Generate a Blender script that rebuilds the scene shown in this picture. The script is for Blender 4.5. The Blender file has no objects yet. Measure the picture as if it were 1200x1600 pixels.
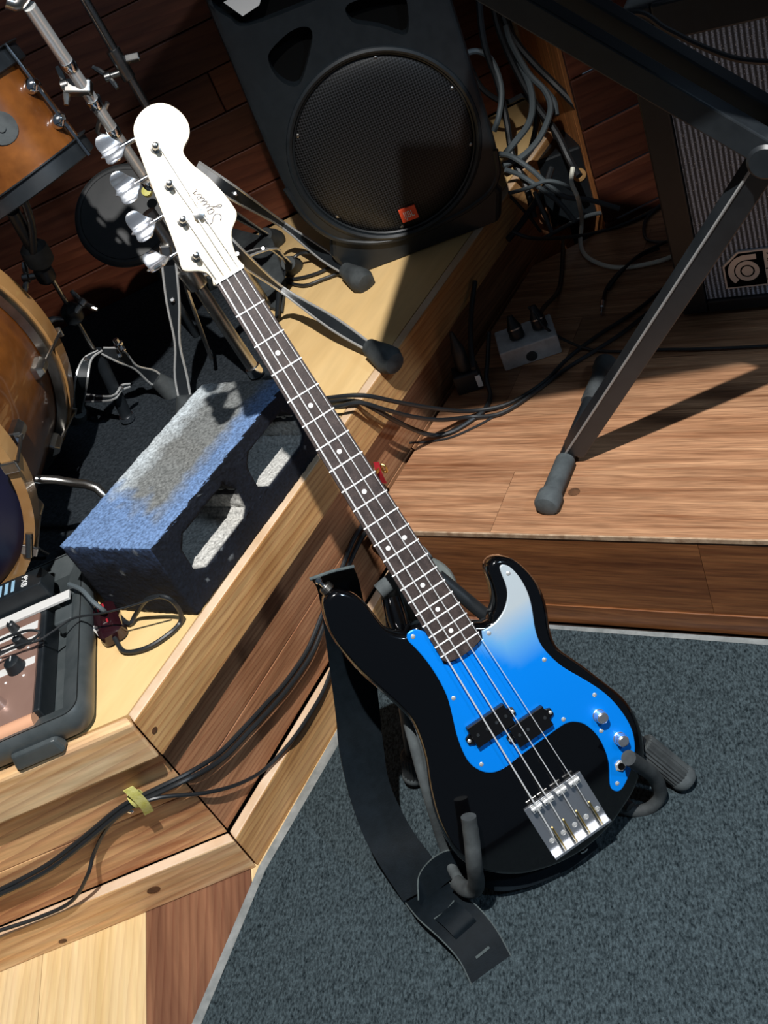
import bpy, bmesh, math, random
from mathutils import Vector, Matrix, noise
from mathutils.geometry import tessellate_polygon
random.seed(7)
SC = bpy.context.scene
COL = SC.collection
# ------------------------------------------------------------------ camera
F, PITCH, ROLL, H = 1646.6, math.radians(38.574), math.radians(-26.583), 1.48
_c, _s = math.cos(PITCH), math.sin(PITCH)
_cr, _sr = math.cos(ROLL), math.sin(ROLL)
UPC = Vector((_cr*0 - _sr*(-_c), _sr*0 + _cr*(-_c), -_s))      # world up in camera axes (x right, y down, z forward)
FWC = (Vector((0, 0, 1)) - UPC*UPC.z).normalized()
RTC = FWC.cross(UPC)
W = Matrix((RTC, FWC, UPC))                                    # camera axes -> world
CAM = Vector((0, 0, H))
cam = bpy.data.objects.new('camera', bpy.data.cameras.new('camera'))
COL.objects.link(cam)
_R = Matrix((W @ Vector((1, 0, 0)), W @ Vector((0, -1, 0)), W @ Vector((0, 0, -1)))).transposed()
cam.matrix_world = Matrix.Translation(CAM) @ _R.to_4x4()
cam.data.sensor_fit = 'VERTICAL'; cam.data.sensor_height = 36; cam.data.lens = 36*F/1600
cam.data.clip_start = .02
SC.camera = cam
# ------------------------------------------------------------------ world, lights, exposure
SC.view_settings.view_transform = 'Standard'; SC.view_settings.look = 'None'
SC.view_settings.gamma = 1; SC.view_settings.use_curve_mapping = False
SC.view_settings.exposure = 0.0
wd = bpy.data.worlds.new('room_dim'); SC.world = wd; wd.use_nodes = True
wd.node_tree.nodes['Background'].inputs[0].default_value = (.55, .75, 1, 1)
wd.node_tree.nodes['Background'].inputs[1].default_value = .07
def spot(name, loc, target, energy, size, blend, radius, col=(1, .985, .96)):
    l = bpy.data.lights.new(name, 'SPOT'); l.energy = energy; l.spot_size = math.radians(size); l.spot_blend = blend
    l.shadow_soft_size = radius; l.color = col
    o = bpy.data.objects.new(name, l); COL.objects.link(o); o.location = loc
    o.rotation_euler = (Vector(target) - Vector(loc)).to_track_quat('-Z', 'Y').to_euler(); return o
spot('stage_spot', (.12, .36, 2.75), (-.06, 1.02, .43), 400, 66, .62, .02)
spot('room_fill', (1.9, -.9, 2.9), (.5, 1.4, .2), 115, 75, .8, .12, (.58, .78, 1))
# ------------------------------------------------------------------ pixel helpers (photo 1200x1600 -> world)
def ray(x, y): return W @ Vector(((x-600)/F, (y-800)/F, 1))
def Z(x, y, z):
    d = ray(x, y); k = (z-H)/d.z; return CAM + d*k
def PL(x, y, p, n):
    d = ray(x, y); n = Vector(n); k = (Vector(p)-CAM).dot(n)/d.dot(n); return CAM + d*k
def Y(x, y, yy): return PL(x, y, (0, yy, 0), (0, 1, 0))
# bass frame: x across (towards the treble side), y from nut to bridge, z into the back
BT = Vector((-.042, 1.304, -.573)) + CAM
BX = Vector((.988, .151, .021)).normalized(); BY = Vector((.091, -.473, -.876)); BY = (BY - BX*BY.dot(BX)).normalized()
BZ = BX.cross(BY)
BF = Matrix.Translation(BT) @ Matrix((BX, BY, BZ)).transposed().to_4x4()
def BQ(x, y, z): return PL(x, y, BT + BZ*z, BZ)
def BL(x, y, z): return BF @ Vector((x, y, z))
# ------------------------------------------------------------------ mesh building
def frame(o, x, y, z=None):
    x = Vector(x).normalized(); y = Vector(y); y = (y - x*y.dot(x)).normalized(); z = x.cross(y)
    return Matrix.Translation(Vector(o)) @ Matrix((x, y, z)).transposed().to_4x4()
def catmull(pts, k=6, closed=False):
    P = [Vector(p) for p in pts]; n = len(P); out = []
    rng = range(n if closed else n-1)
    for i in rng:
        a = P[(i-1) % n] if closed or i > 0 else P[0]*2 - P[1]
        b = P[i]; c = P[(i+1) % n]
        d = P[(i+2) % n] if closed or i+2 < n else P[n-1]*2 - P[n-2]
        for j in range(k):
            t = j/k
            out.append(.5*((2*b) + (c-a)*t + (2*a-5*b+4*c-d)*t*t + (3*b-a-3*c+d)*t*t*t))
    if not closed: out.append(P[-1])
    return out
def offset(poly, d):
    n = len(poly); out = []
    ar = sum(poly[i][0]*poly[(i+1) % n][1] - poly[(i+1) % n][0]*poly[i][1] for i in range(n))
    sg = 1 if ar > 0 else -1
    for i in range(n):
        a, b, c = Vector(poly[i-1][:2]), Vector(poly[i][:2]), Vector(poly[(i+1) % n][:2])
        t = (c-a)
        if t.length < 1e-9: out.append(b); continue
        t.normalize(); nn = Vector((-t.y, t.x))*sg
        out.append(b + nn*d)
    return out
class MB:
    def __init__(s, fr=None): s.v = []; s.f = []; s.fr = fr or Matrix(); s.mi = []; s.cur = 0
    def add(s, vs, fs):
        n = len(s.v); s.v += [s.fr @ Vector(p) for p in vs]; s.f += [[i+n for i in f] for f in fs]; s.mi += [s.cur]*len(fs); return s
    def box(s, lo, hi):
        x0, y0, z0 = lo; x1, y1, z1 = hi
        return s.add([(x0,y0,z0),(x1,y0,z0),(x1,y1,z0),(x0,y1,z0),(x0,y0,z1),(x1,y0,z1),(x1,y1,z1),(x0,y1,z1)],
                     [[0,3,2,1],[4,5,6,7],[0,1,5,4],[1,2,6,5],[2,3,7,6],[3,0,4,7]])
    def stack(s, layers):                      # [(z, poly)...] equal counts: loft with capped ends
        n = len(layers[0][1]); vs = []; fs = []
        for z, p in layers: vs += [(q[0], q[1], z) for q in p]
        for k in range(len(layers)-1):
            for i in range(n):
                j = (i+1) % n; fs.append([k*n+i, k*n+j, (k+1)*n+j, (k+1)*n+i])
        for k, z in ((0, 0), (len(layers)-1, 1)):
            tri = tessellate_polygon([[Vector((q[0], q[1], 0)) for q in layers[k][1]]])
            fs += [[k*n+i for i in t] for t in tri]
        return s.add(vs, fs)
    def prism(s, poly, z0, z1): return s.stack([(z0, poly), (z1, poly)])
    def holed(s, outer, holes, z0, z1, back=False):          # front face at z0 with holes whose walls run to z1
        polys = [outer] + holes; flat = [p for q in polys for p in q]; n = len(flat)
        tri = tessellate_polygon([[Vector((p[0], p[1], 0)) for p in q] for q in polys])
        vs = [(p[0], p[1], z0) for p in flat] + [(p[0], p[1], z1) for p in flat]
        fs = [list(t) for t in tri]
        if back: fs += [[i+n for i in t] for t in tri]
        k = 0
        for qi, q in enumerate(polys):
            m = len(q)
            for i in range(m):
                a, b = k+i, k+(i+1) % m
                if not (qi == 0 and not back): fs.append([a, b, b+n, a+n])
            k += m
        return s.add(vs, fs)
    def tube(s, pts, r, n=8, k=0, closed=False):
        P = catmull(pts, k, closed) if k else [Vector(p) for p in pts]
        m = len(P); rs = r if isinstance(r, (list, tuple)) else None
        vs = []; fs = []; prev = None
        for i, p in enumerate(P):
            if closed: t = P[(i+1) % m] - P[i-1]
            else: t = P[min(i+1, m-1)] - P[max(i-1, 0)]
            if t.length < 1e-9: t = Vector((0, 0, 1))
            t.normalize()
            if prev is None:
                u = t.orthogonal().normalized()
            else:
                u = prev - t*prev.dot(t); u.normalize()
            prev = u; w = t.cross(u)
            rr = rs[min(len(rs)-1, int(round(i*(len(rs)-1)/max(1, m-1))))] if rs else r
            for j in range(n):
                a = 2*math.pi*j/n; vs.append(p + (u*math.cos(a) + w*math.sin(a))*rr)
        for i in range(m if closed else m-1):
            for j in range(n):
                a = i*n; b = ((i+1) % m)*n; jj = (j+1) % n
                fs.append([a+j, a+jj, b+jj, b+j])
        if not closed: fs += [list(range(n))[::-1], [(m-1)*n+j for j in range(n)]]
        return s.add(vs, fs)
    def lathe(s, o, ax, prof, n=20, caps=True):                  # prof: [(radius, height)...]
        ax = Vector(ax).normalized(); u = ax.orthogonal().normalized(); w = ax.cross(u); o = Vector(o)
        vs = []; fs = []
        for r, h in prof:
            for j in range(n):
                a = 2*math.pi*j/n; vs.append(o + ax*h + (u*math.cos(a) + w*math.sin(a))*r)
        for i in range(len(prof)-1):
            for j in range(n):
                jj = (j+1) % n; fs.append([i*n+j, i*n+jj, (i+1)*n+jj, (i+1)*n+j])
        if caps: fs += [list(range(n))[::-1], [(len(prof)-1)*n+j for j in range(n)]]
        return s.add(vs, fs)
    def bar(s, a, b, w, h, up=(0, 0, 1)):                        # rectangular bar from a to b
        a, b = Vector(a), Vector(b); t = (b-a).normalized(); x = t.cross(Vector(up)).normalized(); z = x.cross(t)
        vs = [p + x*sx*w/2 + z*sz*h/2 for p in (a, b) for sx, sz in ((-1,-1),(1,-1),(1,1),(-1,1))]
        return s.add(vs, [[0,1,2,3],[7,6,5,4],[0,4,5,1],[1,5,6,2],[2,6,7,3],[3,7,4,0]])
    def ribbon(s, C, Wd, th, k=5):                               # centre points, half width vectors, thickness
        P = catmull(C, k); Q = catmull(Wd, k); m = len(P); vs = []; fs = []
        for i in range(m):
            t = (P[min(i+1, m-1)] - P[max(i-1, 0)]).normalized(); nn = t.cross(Q[i]).normalized()*th/2
            vs += [P[i]-Q[i]-nn, P[i]+Q[i]-nn, P[i]+Q[i]+nn, P[i]-Q[i]+nn]
        for i in range(m-1):
            for j in range(4):
                a = i*4; jj = (j+1) % 4; fs.append([a+j, a+jj, a+4+jj, a+4+j])
        fs += [[3, 2, 1, 0], [(m-1)*4+j for j in range(4)]]
        return s.add(vs, fs)
    def build(s, name, m, parent=None, smooth=False, bevel=0, label=None, kind=None, post=None):
        org = ORG.get(parent, Vector()) if parent else Vector()
        me = bpy.data.meshes.new(name); me.from_pydata([tuple(v-org) for v in s.v], [], s.f)
        for mm in (m if isinstance(m, list) else [m]): me.materials.append(mm)
        if any(s.mi): me.polygons.foreach_set('material_index', s.mi)
        bm = bmesh.new(); bm.from_mesh(me); bmesh.ops.remove_doubles(bm, verts=bm.verts, dist=1e-6)
        bmesh.ops.recalc_face_normals(bm, faces=bm.faces)
        if post: post(bm)
        bm.to_mesh(me); bm.free()
        if smooth:
            me.shade_smooth(); me.set_sharp_from_angle(angle=math.radians(38))
        o = bpy.data.objects.new(name, me); COL.objects.link(o)
        if parent: o.parent = parent; ORG[o] = org
        else: ORG[o] = Vector()
        if bevel:
            b = o.modifiers.new('bevel', 'BEVEL'); b.width = bevel; b.segments = 2; b.limit_method = 'ANGLE'; b.angle_limit = math.radians(40)
        if label: o['label'] = label
        if kind: o['kind'] = kind
        return o
ORG = {}
def thing(name, label, cat, loc=(0, 0, 0), group=None):
    o = bpy.data.objects.new(name, None); COL.objects.link(o); o.location = loc; o.empty_display_size = .05
    ORG[o] = Vector(loc); o['label'] = label; o['category'] = cat
    if group: o['group'] = group
    return o
def tag(o, label, cat, group=None):
    o['label'] = label; o['category'] = cat
    if group: o['group'] = group
    return o
def struct(name, loc=(0, 0, 0)):
    o = bpy.data.objects.new(name, None); COL.objects.link(o); o.location = loc; ORG[o] = Vector(loc); o['kind'] = 'structure'; return o
def text(name, body, size, fr, m, parent, shear=0, depth=.0004, sx=1, align='CENTER'):
    c = bpy.data.curves.new(name, 'FONT'); c.body = body; c.size = size; c.extrude = depth; c.shear = shear; c.align_x = align; c.align_y = 'CENTER'
    t = bpy.data.objects.new(name, c); COL.objects.link(t)
    dg = bpy.context.evaluated_depsgraph_get()
    me = bpy.data.meshes.new_from_object(t.evaluated_get(dg)); bpy.data.objects.remove(t)
    me.name = name
    me.transform(Matrix.Translation(-ORG[parent]) @ fr @ Matrix.Diagonal((sx, 1, 1, 1)))
    me.materials.clear(); me.materials.append(m)
    o = bpy.data.objects.new(name, me); COL.objects.link(o); o.parent = parent; ORG[o] = ORG[parent]; return o
def clip(poly, p, n):                                            # keep the side of the plane the normal points to (2D)
    out = []
    for i in range(len(poly)):
        a, b = poly[i], poly[(i+1) % len(poly)]
        da = (a[0]-p[0])*n[0] + (a[1]-p[1])*n[1]; db = (b[0]-p[0])*n[0] + (b[1]-p[1])*n[1]
        if da >= 0: out.append(a)
        if da*db < 0:
            t = da/(da-db); out.append((a[0]+(b[0]-a[0])*t, a[1]+(b[1]-a[1])*t))
    return out
# ------------------------------------------------------------------ materials
def mat(name, col, rough=.5, metal=0, col2=None, ns=20, stretch=(1, 1, 1), yaw=0, lo=.35, hi=.65, bump=0, bs=200, coat=0, dist=0,
        fine=0, rnd=0, spec=.5, trans=0, lines=0, lscale=4):
    m = bpy.data.materials.new(name); m.use_nodes = True; nt = m.node_tree; N = nt.nodes; L = nt.links
    b = N['Principled BSDF']; b.inputs['Roughness'].default_value = rough; b.inputs['Metallic'].default_value = metal
    b.inputs['Specular IOR Level'].default_value = spec
    b.inputs['Base Color'].default_value = (*col, 1); b.inputs['Coat Weight'].default_value = coat; b.inputs['Coat Roughness'].default_value = .04
    b.inputs['Transmission Weight'].default_value = trans
    tc = N.new('ShaderNodeTexCoord'); mp = N.new('ShaderNodeMapping')
    mp.vector_type = 'TEXTURE' if False else 'POINT'
    L.new(tc.outputs['Object'], mp.inputs['Vector']); mp.inputs['Rotation'].default_value = (0, 0, -yaw)
    m2 = N.new('ShaderNodeMapping'); L.new(mp.outputs[0], m2.inputs['Vector']); m2.inputs['Scale'].default_value = stretch
    if rnd:
        oi = N.new('ShaderNodeObjectInfo'); mu = N.new('ShaderNodeVectorMath'); mu.operation = 'SCALE'
        mu.inputs[0].default_value = (13, 7, 5); L.new(oi.outputs['Random'], mu.inputs['Scale']); L.new(mu.outputs[0], m2.inputs['Location'])
    if col2:
        n = N.new('ShaderNodeTexNoise'); n.inputs['Scale'].default_value = ns; n.inputs['Detail'].default_value = 6; n.inputs['Distortion'].default_value = dist
        n.inputs['Roughness'].default_value = .6
        L.new(m2.outputs[0], n.inputs['Vector'])
        cr = N.new('ShaderNodeValToRGB'); cr.color_ramp.elements[0].position = lo; cr.color_ramp.elements[1].position = hi
        cr.color_ramp.elements[0].color = (*col, 1); cr.color_ramp.elements[1].color = (*col2, 1)
        L.new(n.outputs['Fac'], cr.inputs['Fac']); out = cr.outputs['Color']
        if fine:
            n2 = N.new('ShaderNodeTexNoise'); n2.inputs['Scale'].default_value = ns*7; n2.inputs['Detail'].default_value = 4; L.new(m2.outputs[0], n2.inputs['Vector'])
            r2 = N.new('ShaderNodeMapRange'); r2.inputs['From Min'].default_value = .3; r2.inputs['From Max'].default_value = .7
            r2.inputs['To Min'].default_value = 1-fine; r2.inputs['To Max'].default_value = 1+fine*.5; L.new(n2.outputs['Fac'], r2.inputs['Value'])
            vm = N.new('ShaderNodeVectorMath'); vm.operation = 'SCALE'; L.new(out, vm.inputs[0]); L.new(r2.outputs[0], vm.inputs['Scale']); out = vm.outputs[0]
        if lines:
            wv = N.new('ShaderNodeTexWave'); wv.bands_direction = 'DIAGONAL'; wv.wave_profile = 'SAW'; wv.inputs['Scale'].default_value = lscale
            wv.inputs['Distortion'].default_value = 5; wv.inputs['Detail'].default_value = 3; wv.inputs['Detail Scale'].default_value = .7; L.new(m2.outputs[0], wv.inputs['Vector'])
            r4 = N.new('ShaderNodeMapRange'); r4.inputs['From Min'].default_value = .55; r4.inputs['From Max'].default_value = 1
            r4.inputs['To Min'].default_value = 1; r4.inputs['To Max'].default_value = 1-lines; L.new(wv.outputs['Fac'], r4.inputs['Value'])
            vm = N.new('ShaderNodeVectorMath'); vm.operation = 'MULTIPLY'; L.new(out, vm.inputs[0])
            cb_ = N.new('ShaderNodeCombineXYZ'); pw_ = N.new('ShaderNodeMath'); pw_.operation = 'POWER'; pw_.inputs[1].default_value = 1.5; L.new(r4.outputs[0], pw_.inputs[0])
            L.new(r4.outputs[0], cb_.inputs[0]); L.new(pw_.outputs[0], cb_.inputs[1]); L.new(pw_.outputs[0], cb_.inputs[2]); L.new(cb_.outputs[0], vm.inputs[1]); out = vm.outputs[0]
        if rnd:
            r3 = N.new('ShaderNodeMapRange'); r3.inputs['To Min'].default_value = 1-rnd; r3.inputs['To Max'].default_value = 1+rnd*.6; L.new(oi.outputs['Random'], r3.inputs['Value'])
            vm = N.new('ShaderNodeVectorMath'); vm.operation = 'SCALE'; L.new(out, vm.inputs[0]); L.new(r3.outputs[0], vm.inputs['Scale']); out = vm.outputs[0]
        L.new(out, b.inputs['Base Color'])
    if bump:
        n3 = N.new('ShaderNodeTexNoise'); n3.inputs['Scale'].default_value = bs; n3.inputs['Detail'].default_value = 4
        L.new(m2.outputs[0] if stretch != (1, 1, 1) else tc.outputs['Object'], n3.inputs['Vector'])
        bp = N.new('ShaderNodeBump'); bp.inputs['Strength'].default_value = bump; bp.inputs['Distance'].default_value = .002
        L.new(n3.outputs['Fac'], bp.inputs['Height']); L.new(bp.outputs[0], b.inputs['Normal'])
    return m
def wood(name, c1, c2, yaw, ns=1.6, grain=(1, 14, 14), rough=.45, rnd=.12, fine=.25, dist=1.2, coat=0, lo=.35, hi=.68, lines=.22, lscale=3.0):
    return mat(name, c1, rough, col2=c2, ns=ns, stretch=grain, yaw=yaw, dist=dist, fine=fine, rnd=rnd, bump=.08, bs=ns*10, coat=coat, lo=lo, hi=hi, lines=lines, lscale=lscale)
D1 = Vector((.719, .695, 0)).normalized(); N1 = Vector((D1.y, -D1.x, 0))       # right facet of the riser: direction, outward
D2 = Vector((-.996, .089, 0)).normalized(); N2 = Vector((-.089, -.996, 0)).normalized()
DS = Vector((.768, -.64, 0)).normalized(); NS = Vector((.64, .768, 0)).normalized()   # low stage front edge, inward
yw = lambda d: math.atan2(d.y, d.x)
M = dict(
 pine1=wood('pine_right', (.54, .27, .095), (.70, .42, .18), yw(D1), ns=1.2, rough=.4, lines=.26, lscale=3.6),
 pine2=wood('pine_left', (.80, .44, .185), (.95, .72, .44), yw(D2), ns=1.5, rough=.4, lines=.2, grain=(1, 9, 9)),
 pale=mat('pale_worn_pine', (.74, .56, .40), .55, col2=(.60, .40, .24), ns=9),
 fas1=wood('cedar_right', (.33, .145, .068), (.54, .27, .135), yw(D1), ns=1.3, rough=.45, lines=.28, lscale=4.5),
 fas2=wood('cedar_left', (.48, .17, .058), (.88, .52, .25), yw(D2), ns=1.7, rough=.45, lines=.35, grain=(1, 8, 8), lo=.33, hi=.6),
 ply=wood('plywood', (.72, .47, .20), (.82, .58, .28), yw(D1), ns=1.0, grain=(1, 5, 5), rough=.4, rnd=0, fine=.08, lines=0),
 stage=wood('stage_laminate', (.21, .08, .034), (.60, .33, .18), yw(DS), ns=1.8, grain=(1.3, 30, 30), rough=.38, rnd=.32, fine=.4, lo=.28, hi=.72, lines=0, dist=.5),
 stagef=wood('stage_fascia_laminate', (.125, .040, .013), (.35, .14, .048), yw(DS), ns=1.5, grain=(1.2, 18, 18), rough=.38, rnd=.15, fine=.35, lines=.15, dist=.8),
 edge=mat('worn_highlight_edge', (.50, .36, .24), .6, col2=(.28, .17, .1), ns=60),
 flr_l=wood('floor_maple', (.74, .52, .24), (.84, .64, .36), math.radians(84), ns=1.2, rough=.4, rnd=.06, fine=.1, lines=.1),
 flr_d=wood('floor_cherry', (.17, .072, .04), (.29, .135, .072), math.radians(84), ns=1.2, rough=.4, rnd=.1, fine=.2),
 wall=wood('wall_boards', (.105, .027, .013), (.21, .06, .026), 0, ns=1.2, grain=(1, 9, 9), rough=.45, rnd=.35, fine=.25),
 walld=wood('shaded_boards', (.05, .014, .008), (.10, .03, .014), 0, ns=1.2, grain=(1, 9, 9), rough=.45, rnd=.35, fine=.25),  # wall boards darkened, the jog's shade put into the colour
 wallo=wood('side_boards', (.72, .26, .075), (.85, .36, .12), 0, ns=1.5, grain=(9, 9, 1), rough=.5, rnd=.12, fine=.2),
 batten=mat('pale_batten', (.70, .55, .32), .6, col2=(.3, .2, .1), ns=20),
 gap=mat('dark_gap', (.02, .01, .006), .9),
 carpet=mat('grey_carpet', (.007, .012, .015), .95, col2=(.092, .125, .140), ns=190, stretch=(1.6, .8, 1), yaw=math.radians(-20), bump=1, bs=300, lo=.32, hi=.74, spec=.1, fine=.55),
 tape=mat('grey_tape', (.20, .22, .22), .45, col2=(.32, .34, .34), ns=40, metal=.2),
 mat=mat('drum_carpet', (.010, .013, .016), .95, col2=(.028, .034, .040), ns=160, bump=.8, bs=250, spec=.1),
 gloss=mat('gloss_black', (.0012, .0012, .0016), .12, coat=1, spec=.5),
 black=mat('black_plastic', (.0065, .0095, .012), .42, col2=(.010, .0135, .0165), ns=50),
 satin=mat('satin_chrome', (.74, .74, .72), .24, metal=.6),
 bkey=mat('key_chrome', (.88, .90, .95), .22, metal=.93),
 rubber=mat('rubber', (.022, .026, .028), .75, col2=(.05, .058, .06), ns=30, bump=.1, bs=300),
 dusty=mat('dusty_rubber', (.085, .10, .105), .8, col2=(.05, .06, .064), ns=40, bump=.15, bs=400),
 hubgrey=mat('hub_grey', (.17, .19, .18), .6, col2=(.10, .115, .11), ns=25),
 steel=mat('black_steel', (.007, .0095, .012), .42, col2=(.013, .016, .019), ns=25),
 worn=mat('edge_highlight', (.34, .35, .35), .45, metal=.5),
 chrome=mat('chrome', (.80, .81, .83), .12, metal=1),
 dchrome=mat('dull_chrome', (.50, .49, .47), .28, metal=1, col2=(.36, .34, .31), ns=30),
 brass=mat('brass', (.75, .55, .2), .3, metal=1),
 maple=mat('pale_maple', (.86, .74, .56), .35, col2=(.9, .8, .64), ns=6, stretch=(8, 1, 8), coat=.4),
 rosew=mat('rosewood', (.030, .020, .018), .55, col2=(.062, .043, .038), ns=14, stretch=(6, 1, 6), fine=.3, bump=.1, bs=90),
 dot=mat('inlay_white', (.85, .85, .82), .35),
 fret=mat('fret_nickel', (.9, .89, .87), .3, metal=.35),
 bone=mat('bone_white', (.85, .84, .8), .4),
 steel_s=mat('string_steel', (.88, .88, .87), .32, metal=.35),
 ink=mat('dark_ink', (.10, .09, .10), .5),
 leather=mat('black_leather', (.0028, .0055, .0080), .65, col2=(.0045, .008, .0115), ns=60, bump=.12, bs=500, spec=.12),
 pick=mat('pickup_black', (.004, .004, .0045), .3),
 suede=mat('leather_edge', (.05, .065, .068), .9, col2=(.08, .1, .1), ns=120),
 cable=mat('black_cable', (.014, .016, .018), .42, spec=.5),
 gcable=mat('grey_cable', (.085, .105, .115), .55),
 wcable=mat('white_cable', (.85, .83, .70), .5),
 pedal=mat('grey_metal_case', (.62, .63, .63), .5, col2=(.46, .47, .47), ns=50),
 white=mat('white_paint', (.8, .8, .78), .5),
 red=mat('badge_orange', (.85, .09, .03), .45),
 amber=mat('amber_shell', (.115, .034, .006), .28, col2=(.20, .068, .013), ns=3, stretch=(2, 2, 2), coat=.6, fine=.25, dist=1),
 hoop=mat('maple_hoop', (.30, .145, .045), .35, col2=(.38, .21, .08), ns=12, coat=.4),
 navy=mat('navy_head', (.006, .008, .03), .35),
 copper=mat('copper_panel', (.30, .17, .13), .38, metal=.45, col2=(.38, .23, .18), ns=8),
 coppers=mat('copper_roll', (.85, .45, .27), .3, metal=.25),
 silver=mat('silver_print', (.80, .78, .75), .35, metal=.2),
 case=mat('grey_black_case', (.045, .055, .058), .42, col2=(.065, .075, .078), ns=30, bump=.05, bs=300),
 yellow=mat('yellow_velcro', (.62, .58, .12), .8, col2=(.8, .76, .3), ns=80, bump=.3, bs=500),
 wine=mat('dark_red_plastic', (.018, .004, .006), .15, coat=.6),
 bluep=mat('blue_print', (.25, .42, .55), .5),
 redstr=mat('red_ribbon', (.35, .01, .02), .6),
 hole=mat('deep_black', (.002, .002, .002), .9, spec=.1),
 greyd=mat('grey_pad', (.055, .057, .058), .6, col2=(.07, .07, .07), ns=20),
 sleeve=mat('wood_stick', (.5, .3, .12), .6),
)
def nodes(m): return m.node_tree.nodes, m.node_tree.links, m.node_tree.nodes['Principled BSDF']
def pickguard_mat():                      # blue plate fading to pale silver towards the treble horn (printed on the plate)
    m = mat('blue_fade_plate', (.0, .2, .9), .33); N, L, b = nodes(m)
    at = N.new('ShaderNodeVertexColor'); at.layer_name = 'fade'; L.new(at.outputs['Color'], b.inputs['Base Color'])
    b.inputs['Metallic'].default_value = .25; b.inputs['Coat Weight'].default_value = .25
    return m
M['guard'] = pickguard_mat()
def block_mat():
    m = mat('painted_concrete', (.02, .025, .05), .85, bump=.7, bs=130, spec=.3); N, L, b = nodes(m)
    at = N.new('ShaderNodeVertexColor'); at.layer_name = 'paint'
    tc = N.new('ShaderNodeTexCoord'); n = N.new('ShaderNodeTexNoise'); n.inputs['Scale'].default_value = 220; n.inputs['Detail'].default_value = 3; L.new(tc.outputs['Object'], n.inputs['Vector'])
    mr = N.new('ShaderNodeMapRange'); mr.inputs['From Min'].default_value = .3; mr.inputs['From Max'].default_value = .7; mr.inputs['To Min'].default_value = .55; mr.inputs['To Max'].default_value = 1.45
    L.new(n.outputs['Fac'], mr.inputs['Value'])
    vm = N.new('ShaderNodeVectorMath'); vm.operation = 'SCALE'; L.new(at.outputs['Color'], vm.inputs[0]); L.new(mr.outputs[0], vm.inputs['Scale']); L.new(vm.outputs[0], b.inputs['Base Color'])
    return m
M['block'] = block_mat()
def grille_mat():                         # perforated sheet: hexagonal holes as print-fine relief
    m = mat('perforated_grille', (.012, .012, .013), .4, metal=.3); N, L, b = nodes(m)
    tc = N.new('ShaderNodeTexCoord'); v = N.new('ShaderNodeTexVoronoi'); v.inputs['Scale'].default_value = 190; v.inputs['Randomness'].default_value = 0.0
    L.new(tc.outputs['UV'], v.inputs['Vector']); v.voronoi_dimensions = '2D'
    cr = N.new('ShaderNodeValToRGB'); cr.color_ramp.elements[0].position = .38; cr.color_ramp.elements[1].position = .46
    cr.color_ramp.elements[0].color = (.001, .001, .001, 1); cr.color_ramp.elements[1].color = (.03, .031, .033, 1)
    L.new(v.outputs['Distance'], cr.inputs['Fac']); L.new(cr.outputs[0], b.inputs['Base Color'])
    bp = N.new('ShaderNodeBump'); bp.inputs['Strength'].default_value = .5; bp.inputs['Distance'].default_value = .002
    L.new(cr.outputs[0], bp.inputs['Height']); L.new(bp.outputs[0], b.inputs['Normal'])
    return m
M['grille'] = grille_mat()
def cloth_mat():                          # silver-threaded ribbed grille cloth
    m = mat('silver_grille_cloth', (.1, .1, .1), .6); N, L, b = nodes(m)
    tc = N.new('ShaderNodeTexCoord'); w = N.new('ShaderNodeTexWave'); w.bands_direction = 'X'; w.inputs['Scale'].default_value = 36; w.inputs['Distortion'].default_value = 1.2; w.inputs['Detail'].default_value = 2; w.inputs['Detail Scale'].default_value = .3
    L.new(tc.outputs['UV'], w.inputs['Vector'])
    n = N.new('ShaderNodeTexNoise'); n.inputs['Scale'].default_value = 420; n.inputs['Detail'].default_value = 2; L.new(tc.outputs['UV'], n.inputs['Vector'])
    n2 = N.new('ShaderNodeTexVoronoi'); n2.inputs['Scale'].default_value = 160; L.new(tc.outputs['UV'], n2.inputs['Vector'])
    lt = N.new('ShaderNodeMath'); lt.operation = 'LESS_THAN'; lt.inputs[1].default_value = .13; L.new(n2.outputs['Distance'], lt.inputs[0])
    mu = N.new('ShaderNodeMath'); mu.operation = 'MULTIPLY'; L.new(w.outputs['Fac'], mu.inputs[0]); L.new(n.outputs['Fac'], mu.inputs[1])
    cr = N.new('ShaderNodeValToRGB'); cr.color_ramp.elements[0].position = .12; cr.color_ramp.elements[1].position = .6
    cr.color_ramp.elements[0].color = (.05, .065, .085, 1); cr.color_ramp.elements[1].color = (.62, .78, 1, 1); L.new(mu.outputs[0], cr.inputs['Fac'])
    mx = N.new('ShaderNodeMix'); mx.data_type = 'RGBA'; L.new(lt.outputs[0], mx.inputs['Factor']); L.new(cr.outputs[0], mx.inputs['A']); mx.inputs['B'].default_value = (.75, .78, .8, 1)
    L.new(mx.outputs['Result'], b.inputs['Base Color'])
    return m
M['cloth'] = cloth_mat()
def set_uv(o, fr):                        # planar UV in metres on a given frame
    inv = fr.inverted(); me = o.data; uv = me.uv_layers.new(name='UVMap'); org = ORG[o]
    for lp in me.loops:
        p = inv @ (me.vertices[lp.vertex_index].co + org); uv.data[lp.index].uv = (p.x, p.y)
def vcol(o, layer, fn):
    me = o.data; a = me.color_attributes.new(layer, 'FLOAT_COLOR', 'CORNER'); org = ORG[o]
    for p in me.polygons:
        for li in p.loop_indices:
            a.data[li].color = (*fn(me.vertices[me.loops[li].vertex_index].co + org, p.normal), 1)
# ------------------------------------------------------------------ levels
h1, h2 = .237, .43
KC = Vector((-.467, 1.137, 0))             # corner of the riser
S0 = Vector((-.037, 1.524, 0))             # left front corner of the low stage
def corner(d):                             # riser corner pushed inward by d on both facets
    a = KC - N1*d; b = KC - N2*d
    den = D1.x*D2.y - D1.y*D2.x; t = ((b.x-a.x)*D2.y - (b.y-a.y)*D2.x)/den
    return a + D1*t
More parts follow.
